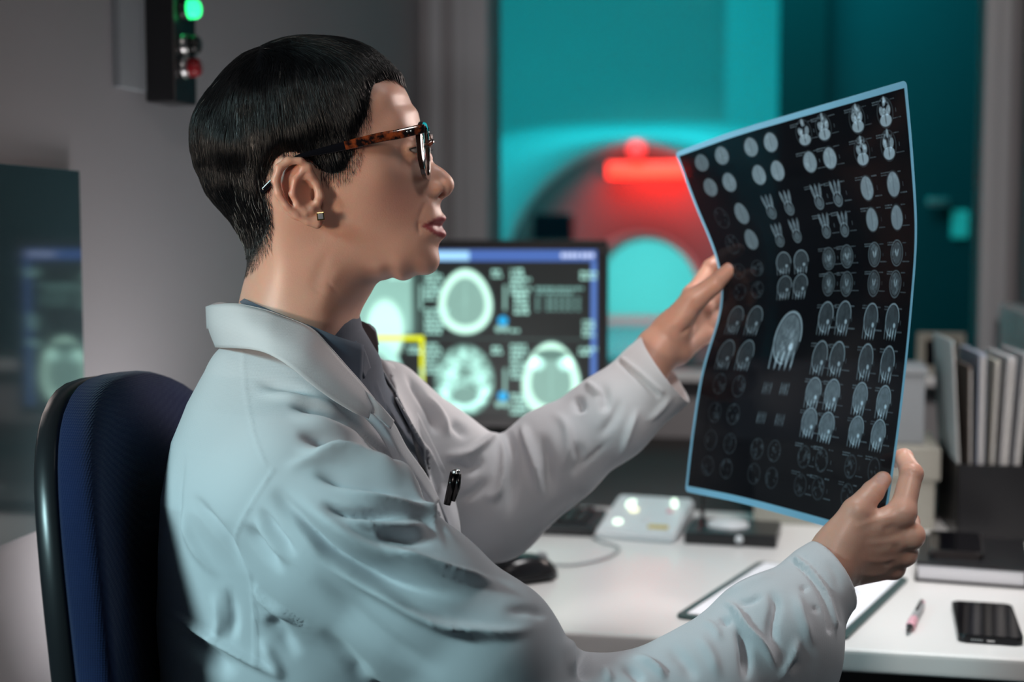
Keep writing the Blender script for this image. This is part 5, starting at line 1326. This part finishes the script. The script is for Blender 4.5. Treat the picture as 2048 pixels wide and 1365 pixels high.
for s in (-1, 1):
    N_ = 64
    bm = bmesh.new()
    ri = [[lens_pt(s, 2*PI*i/N_, .90, .0015), lens_pt(s, 2*PI*i/N_, .90, -.0022), lens_pt(s, 2*PI*i/N_, 1.05, -.0026), lens_pt(s, 2*PI*i/N_, 1.05, .0019)] for i in range(N_)]
    vv_ = [[bm.verts.new(p) for p in r] for r in ri]
    for i in range(N_):
        for k in range(4): bm.faces.new((vv_[i][k], vv_[i][(k+1) % 4], vv_[(i+1) % N_][(k+1) % 4], vv_[(i+1) % N_][k]))
    bmesh.ops.recalc_face_normals(bm, faces=bm.faces)
    rim = obj('rim', bm, M['rim'], gl_, False)
    md = rim.modifiers.new('b', 'BEVEL'); md.width = .0007; md.segments = 2
    bm = bmesh.new(); cf = bm.verts.new(lens_pt(s, 0, 0, .0008)); cb_ = bm.verts.new(lens_pt(s, 0, 0, -.0006))
    for q in bm.verts: q.co.y = s * .0355; q.co.x += -.9 * .0355 ** 2
    rf = [bm.verts.new(lens_pt(s, 2*PI*i/N_, .91, .0006)) for i in range(N_)]; rb = [bm.verts.new(lens_pt(s, 2*PI*i/N_, .91, -.0008)) for i in range(N_)]
    for i in range(N_):
        j = (i+1) % N_; bm.faces.new((cf, rf[i], rf[j])); bm.faces.new((cb_, rb[j], rb[i])); bm.faces.new((rf[i], rb[i], rb[j], rf[j]))
    bmesh.ops.recalc_face_normals(bm, faces=bm.faces); obj('lens', bm, lens_m, gl_, True)
    # temple: deep at the hinge, thin behind the ear
    def W(px, py, w): q = at(px, py, YH - w); q = Vector(q) - Vector(go); return Vector((q.x, -q.y * s if s == 1 else q.y, q.z))
    path = [W(848, 258, .0655), W(838, 259, .0680), W(800, 268, .0720), W(760, 275, .0745), W(710, 287, .0765), (W(660, 299, .0785)), W(615, 309, .0800), W(590, 318, .0795), W(566, 338, .0770), W(545, 362, .0740), W(524, 384, .0720)]
    bm = bmesh.new()
    hh_ = [.0042, .0044, .0045, .0045, .0044, .0036, .0026, .0022, .0022, .0024, .0026]; P_ = crv(path, 5); H_ = np.interp(np.arange(len(P_)) / 5, range(len(hh_)), hh_)
    prev = None
    for i, p in enumerate(P_):
        t = (P_[min(i+1, len(P_)-1)] - P_[max(i-1, 0)]).normalized(); sd_ = Vector((0, 1, 0)); up = t.cross(sd_).normalized(); sd_ = up.cross(t).normalized()
        r = [bm.verts.new(p + up*H_[i]*a + sd_*.0017*b) for a, b in ((1, -.7), (1, .7), (.8, 1), (-.8, 1), (-1, .7), (-1, -.7), (-.8, -1), (.8, -1))]
        if prev:
            for k in range(8): bm.faces.new((prev[k], prev[(k+1) % 8], r[(k+1) % 8], r[k]))
        else: bm.faces.new(r)
        prev = r
    bm.faces.new(prev); bmesh.ops.recalc_face_normals(bm, faces=bm.faces); tp = obj('temple', bm, [M['tortoise'], M['black_gloss']], gl_, True)
    for p in tp.data.polygons:
        if p.center.x < P_[22].x: p.material_index = 1
    bm = bmesh.new()
    for k in (0, 1):
        q = W(822 - 7*k, 262 + 1.5*k, .0720); lathe(bm, [(0, 0), (.0011, 0), (.0009, .0005), (0, .0006)], 12, Matrix.Translation(q + Vector((0, s*.0008, 0))) @ Matrix.Rotation(-s*PI/2 if s == -1 else PI/2, 4, 'X'))
    obj('rivets', bm, M['metal'], tp, True)
bm = bmesh.new(); tube(bm, crv([(-.001, -.0105, .006), (.003, -.005, .0095), (.0038, 0, .0105), (.003, .005, .0095), (-.001, .0105, .006)], 6), .0026, 10); obj('bridge', bm, M['tortoise'], gl_, True)
# ================================================================== scan film
FN = [
 [(1350,305,1.680),(1462,264,1.622),(1578,229,1.563),(1694,195,1.502),(1813,160,1.440)],
 [(1386,402,1.672),(1494,376,1.606),(1604,350,1.546),(1714,328,1.490),(1826,306,1.438)],
 [(1432,520,1.660),(1536,500,1.598),(1637,482,1.540),(1736,470,1.486),(1834,462,1.438)],
 [(1440,612,1.658),(1540,606,1.594),(1638,600,1.536),(1734,600,1.484),(1825,606,1.440)],
 [(1404,742,1.664),(1510,748,1.600),(1614,755,1.542),(1714,768,1.490),(1808,778,1.443)],
 [(1384,864,1.668),(1488,880,1.606),(1592,897,1.548),(1692,917,1.494),(1788,935,1.446)],
 [(1370,984,1.670),(1472,1005,1.612),(1574,1032,1.556),(1672,1060,1.500),(1764,1086,1.450)]]
FW, FH = 0.356, 0.432
fc_ = Canvas(560, 700, 1.0, 1.0)
fc_.put(fc_.rect(-1, 2, -1, 2), (0.0035, 0.0045, 0.0065))
rf_ = random.Random(12); GB = (0.35, 0.54, 0.66)
nz1 = fc_.noise(90, 1); nz2 = fc_.noise(230, 2); nzz = nz1*.55 + nz2*.45
ucol = [.095, .185, .318, .402, .545, .635, .780, .900]
vrow = [.060, .140, .228, .300, .386, .460, .542, .624, .700, .772, .850, .918]
def scan(u, v, kind, k):
    rx, ry = .034, .0295
    ex = fc_.ell
    if kind == 'brain':
        fc_.put(ex(u, v, rx*.93, ry*1.04, 0, .14), tuple(.05*k*c for c in GB))
        fc_.put(ex(u, v, rx*.82, ry*.92, 0, .10, .10), tuple(.52*k*c for c in GB)); fc_.add(ex(u, v, rx*.8, ry*.9, 0, .2) * (nzz - .5) * .45 * k, GB)
        fc_.put(ex(u, v, .0018, ry*.8, 0, .8), tuple(.30*k*c for c in GB), .7)
    elif kind == 'base':
        fc_.put(ex(u, v, rx*1.0, ry*1.25, 0, .10) - ex(u, v, rx*.93, ry*1.19, 0, .10), tuple(.10*k*c for c in GB))
        fc_.put(ex(u, v + ry*.62, rx*.72, ry*.50, 0, .12), tuple(.62*k*c for c in GB)); fc_.put(ex(u, v + ry*.55, .0025, ry*.4, 0, .6), tuple(.2*k*c for c in GB))
        fc_.add(ex(u, v - ry*.35, rx*.55, ry*.75, 0, .6) * np.clip(nzz*2.6 - 1.1, 0, 1) * .8 * k, GB)
        for s in (-1, 1): fc_.add(ex(u + s*rx*.42, v - ry*.15, rx*.26, ry*.42, s*.35, .25) * .45 * k, GB)
        fc_.add(ex(u, v - ry*.95, rx*.16, ry*.35, 0, .4) * .5 * k, GB)
    elif kind == 'face':
        fc_.put(ex(u, v + ry*.45, rx*.62, ry*.62, 0, .12) - ex(u, v + ry*.42, rx*.5, ry*.5, 0, .12), tuple(.35*k*c for c in GB)); fc_.put(ex(u, v + ry*.5, rx*.40, ry*.36, 0, .2), tuple(.28*k*c for c in GB))
        for s in (-1, 0, 1): fc_.add(ex(u + s*rx*.48, v - ry*.45, rx*.17, ry*.60, s*.25, .4) * (.25 + nzz*.7) * .62 * k, GB)
    elif kind == 'ring':
        fc_.put(ex(u, v, rx*.94, ry*1.12, 0, .06) - ex(u, v, rx*.86, ry*1.04, 0, .06), tuple(.30*k*c for c in GB))
        fc_.put(ex(u, v, rx*.74, ry*.94, 0, .08), tuple(.13*k*c for c in GB)); fc_.add(ex(u, v, rx*.76, ry*.95, 0, .1) * np.clip(nzz*3 - 1.5, 0, 1) * .20 * k, GB)
        for s in (-1, 1): fc_.add(ex(u + s*rx*.14, v - ry*.05, rx*.06, ry*.32, s*.3, .5) * .65 * k, GB)
    elif kind in ('sag', 'sagfill', 'sagbig'):
        S = 2.1 if kind == 'sagbig' else 1.0; rx2, ry2 = rx*1.10*S*(1 if S == 1 else .85), ry*1.12*S*(1 if S == 1 else .85)
        o = ex(u, v - ry2*.10, rx2, ry2, -.2, .05) - ex(u, v - ry2*.10, rx2*.91, ry2*.92, -.2, .05)
        m = np.where(fc_.Y < v + ry2*.05, 1, np.where(fc_.X < u, .8, .12)); fc_.put(np.clip(o, 0, 1) * m, tuple(.62*k*c for c in GB))
        fc_.put(fc_.rect(u - rx2*1.0, u - rx2*.88, v, v + ry2*1.1, .002), tuple(.40*k*c for c in GB))
        body = ex(u, v - ry2*.1, rx2*.86, ry2*.88, -.2, .15)
        fc_.add(body * (.10 if kind == 'sag' else .26) * (.6 + nzz*.8) * k, GB)
        fc_.add(ex(u + rx2*.35, v + ry2*.25, rx2*.16, ry2*.14, 0, .5) * .8 * k, GB)
        for i in range(4): fc_.add(ex(u - rx2*.5 + i*rx2*.38, v + ry2*.75, rx2*.07, ry2*.34, .2, .5) * nzz * 1.0 * k, GB)
        if S > 1: fc_.add(ex(u + rx2*.05, v, rx2*.55, ry2*.5, 0, .3) * np.clip(nzz*2 - .8, 0, 1) * .3 * k, GB)
    elif kind == 'dim':
        fc_.add(np.clip(ex(u, v, rx*.9, ry*.95, 0, .1) - ex(u, v, rx*.78, ry*.83, 0, .1), 0, 1) * .14 * k, GB)
        fc_.add(ex(u, v, rx*.85, ry*.9, 0, .15) * np.clip(nzz*3.2 - 1.7, 0, 1) * .32 * k, GB)
    elif kind == 'teeth':
        for i in range(4): fc_.add(ex(u - rx*.5 + i*rx*.33, v, rx*.10, ry*.5, .15, .4) * nzz * .9 * k, GB)
kinds = [['brain']*4 + ['base', 'base', 'base', 'base'], ['brain']*4 + ['brain', 'brain', 'base', 'base'], ['dim', 'brain', 'face', 'face', 'face', 'face', 'brain', 'brain'],
         ['dim', 'brain', 'face', 'face', 'face', 'face', 'brain', 'brain'], ['dim']*2 + ['sag']*2 + ['ring']*4, ['dim']*2 + ['sag']*2 + ['ring']*4,
         ['sag', 'sag', None, None, 'sag', 'sag', 'sag', 'sag'], ['sag', 'sag', None, None, 'sag', 'sag', 'sag', 'sag'], ['dim', 'dim', 'teeth', 'teeth'] + ['sagfill']*4,
         ['dim', 'dim', 'teeth', 'teeth'] + ['sagfill']*4, ['dim']*8, ['dim']*8]
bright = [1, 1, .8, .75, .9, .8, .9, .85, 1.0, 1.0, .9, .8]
for r, v in enumerate(vrow):
    for c, u in enumerate(ucol):
        kd = kinds[r][c]
        if kd is None: continue
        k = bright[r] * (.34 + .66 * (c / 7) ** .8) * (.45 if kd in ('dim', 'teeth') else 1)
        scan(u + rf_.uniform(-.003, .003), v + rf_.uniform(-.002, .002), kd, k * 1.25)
        if c >= 4:                                          # tiny film lettering
            for (du, dv, n) in ((-.050, -.030, 7), (-.050, -.0245, 5), (.026, -.028, 4), (.030, .018, 6)):
                x = u + du
                for i in range(n):
                    l = rf_.uniform(.002, .006); fc_.put(fc_.rect(x, x + l, v + dv, v + dv + .0028, .0006), tuple(.42*c2 for c2 in GB), .7); x += l + .0016
            fc_.put(fc_.rect(u + .044, u + .0460, v - .004, v + .006, .0006), tuple(.35*c2 for c2 in GB), .7)
scan(.372, .590, 'sagbig', 1.0)
# clear blue margin
edge = 1 - fc_.rect(.0105, .9895, .0165, .984, .0012)
fc_.a *= 1.35
fc_.put(edge, (0.24, 0.62, 0.88))
ii = np.linspace(0, 4, 561); jj = np.linspace(0, 6, 701)
G3 = np.array([[tuple(at(*p)) for p in r] for r in FN])
def cr_np(A, t):
    n = A.shape[0]; i = np.minimum(t.astype(int), n - 2); f = (t - i)[(...,) + (None,) * (A.ndim - 1)]
    Ap = np.concatenate([[2*A[0] - A[1]], A, [2*A[-1] - A[-2]]]); a, b, c, d = Ap[i], Ap[i+1], Ap[i+2], Ap[i+3]
    return .5 * (2*b + (c-a)*f + (2*a-5*b+4*c-d)*f*f + (3*b-a-3*c+d)*f**3)
R1 = cr_np(G3, jj); P = cr_np(R1.transpose(1, 0, 2), ii).transpose(1, 0, 2)
# small rounded corners: pull the corner cells inward
for (ci, cj, si, sj) in ((0, 0, 1, 1), (0, 560, 1, -1), (700, 0, -1, 1), (700, 560, -1, -1)):
    R = 9
    for a in range(R):
        for b in range(R):
            d = math.hypot(R - a, R - b)
            if d > R:
                k = R / d; ta, tb_ = R - (R - a) * k, R - (R - b) * k
                i0, j0 = ci + si * R, cj + sj * R
                P[ci + si*a, cj + sj*b] = P[i0, j0] + (P[ci + si*a, cj + sj*b] - P[i0, j0]) * k
me = grid_mesh('scan_film', P, fc_.a)
fm = bpy.data.materials.new('printed_film'); fm.use_nodes = True; nt = fm.node_tree; nt.nodes.clear()
o_ = nt.nodes.new('ShaderNodeOutputMaterial'); va = nt.nodes.new('ShaderNodeVertexColor'); va.layer_name = 'print'
df = nt.nodes.new('ShaderNodeBsdfDiffuse'); tl = nt.nodes.new('ShaderNodeBsdfTranslucent'); tr = nt.nodes.new('ShaderNodeBsdfTransparent'); gs = nt.nodes.new('ShaderNodeBsdfGlossy'); fr = nt.nodes.new('ShaderNodeFresnel')
tr.inputs[0].default_value = (.10, .12, .15, 1); gs.inputs['Roughness'].default_value = .16; fr.inputs[0].default_value = 1.33
m1 = nt.nodes.new('ShaderNodeMixShader'); m2 = nt.nodes.new('ShaderNodeMixShader'); m3 = nt.nodes.new('ShaderNodeMixShader'); m1.inputs[0].default_value = .5; m2.inputs[0].default_value = .16
nt.links.new(va.outputs[0], df.inputs[0]); nt.links.new(va.outputs[0], tl.inputs[0]); nt.links.new(df.outputs[0], m1.inputs[1]); nt.links.new(tl.outputs[0], m1.inputs[2])
nt.links.new(m1.outputs[0], m2.inputs[1]); nt.links.new(tr.outputs[0], m2.inputs[2]); nt.links.new(fr.outputs[0], m3.inputs[0]); nt.links.new(m2.outputs[0], m3.inputs[1]); nt.links.new(gs.outputs[0], m3.inputs[2]); nt.links.new(m3.outputs[0], o_.inputs[0])
film = link('scan_film', me, fm); tag(film, 'large dark blue-edged film of many brain scans held up in both hands', 'scan film')

# ================================================================== office chair
ch = empty('office_chair', (-.363, 1.42, 0), math.radians(-7)); tag(ch, 'office chair with navy fabric back and black plastic shell', 'chair')
REC = math.radians(-5)
def back_plate(inset, c0, c1, dome, n=56, rings=10, bulge=.06):
    """rounded plate in the chair's frame: a across, b up, c towards the sitter"""
    bm = bmesh.new(); A, B, zc_ = .228 - inset, .265 - inset, .818
    def pt(i, r, c):
        t = 2*PI*i/n; p = 2.5; a = A*r*math.copysign(abs(math.cos(t))**(2/p), math.cos(t)); b = B*r*math.copysign(abs(math.sin(t))**(2/p), math.sin(t))
        cc = c + 1.5*bulge*(a/.22)**2*.45 - .10*(b)**2
        q = Vector((cc, a, b)); q = Matrix.Rotation(REC, 3, 'Y') @ q; return (q.x, q.y, q.z + zc_)
    prev = [bm.verts.new(pt(0, 0, c0))]
    R = [(r/rings, c0) for r in range(1, rings)] + [(1.0 - .02, c0), (1.0, c0 + .004), (1.0, c1 - .004 if dome == 0 else c1 - .3*(c1-c0)), (.985, c1 + 0)] 
    R += [(r/rings, c1 + dome*(1 - (r/rings)**2)**.8) for r in range(rings - 1, 0, -1)]
    for r, c in R:
        ring = [bm.verts.new(pt(i, r, c)) for i in range(n)]
        for i in range(n):
            if len(prev) == 1: bm.faces.new((prev[0], ring[(i+1) % n], ring[i]))
            else: bm.faces.new((prev[i], prev[(i+1) % n], ring[(i+1) % n], ring[i]))
        prev = ring
    e = bm.verts.new(pt(0, 0, c1 + dome))
    for i in range(n): bm.faces.new((prev[i], prev[(i+1) % n], e))
    bmesh.ops.recalc_face_normals(bm, faces=bm.faces); return bm
M['navy'] = fabric('navy_weave', (0.005, 0.012, 0.050), 150, strength=.35, rough=.95, sheen=.12, var=.35)
o = obj('backrest_shell', back_plate(.002, -.047, -.024, 0), M['black'], ch, True)
o = obj('backrest_cushion', back_plate(.0, -.024, .008, .018), M['navy'], ch, True); tag(o, 'navy woven fabric cushion')
bm = bmesh.new(); prism(bm, [(p[0] + .23, p[1]) for p in rrect(.46, .47, .10, 10)], .40, .455, .02); obj('seat', bm, M['navy'], ch, True)
bm = bmesh.new(); prism(bm, [(p[0] + .23, p[1]) for p in rrect(.44, .45, .10, 10)], .375, .40, .01); obj('seat_shell', bm, M['black'], ch, True)
bm = bmesh.new(); tube(bm, crv([(.20, 0, .375), (.0, 0, .36), (-.035, 0, .42), (-.045, 0, .62), (-.045, 0, .75)]), .022, 12, flat=((1, 0, 0), .5)); obj('back_support', bm, M['black'], ch, True)
bm = bmesh.new(); lathe(bm, [(0, .09), (.03, .09), (.03, .22), (.018, .22), (.018, .375), (0, .375)], 20, Matrix.Translation((.23, 0, 0))); obj('gas_lift', bm, M['black'], ch, True)
for k in range(5):
    a = 2*PI*k/5 + .3; dx, dy = math.cos(a), math.sin(a)
    bm = bmesh.new(); tube(bm, [(.23 + dx*.02, dy*.02, .115), (.23 + dx*.28, dy*.28, .075)], [.025, .016], 10); leg = obj('leg', bm, M['black'], ch, True)
    bm = bmesh.new(); lathe(bm, [(0, -.02), (.026, -.02), (.028, 0), (.026, .02), (0, .02)], 20, Matrix.Translation((.23 + dx*.28, dy*.28, .028)) @ RZ(a) @ Matrix.Rotation(PI/2, 4, 'X')); obj('caster', bm, M['black'], leg, True)
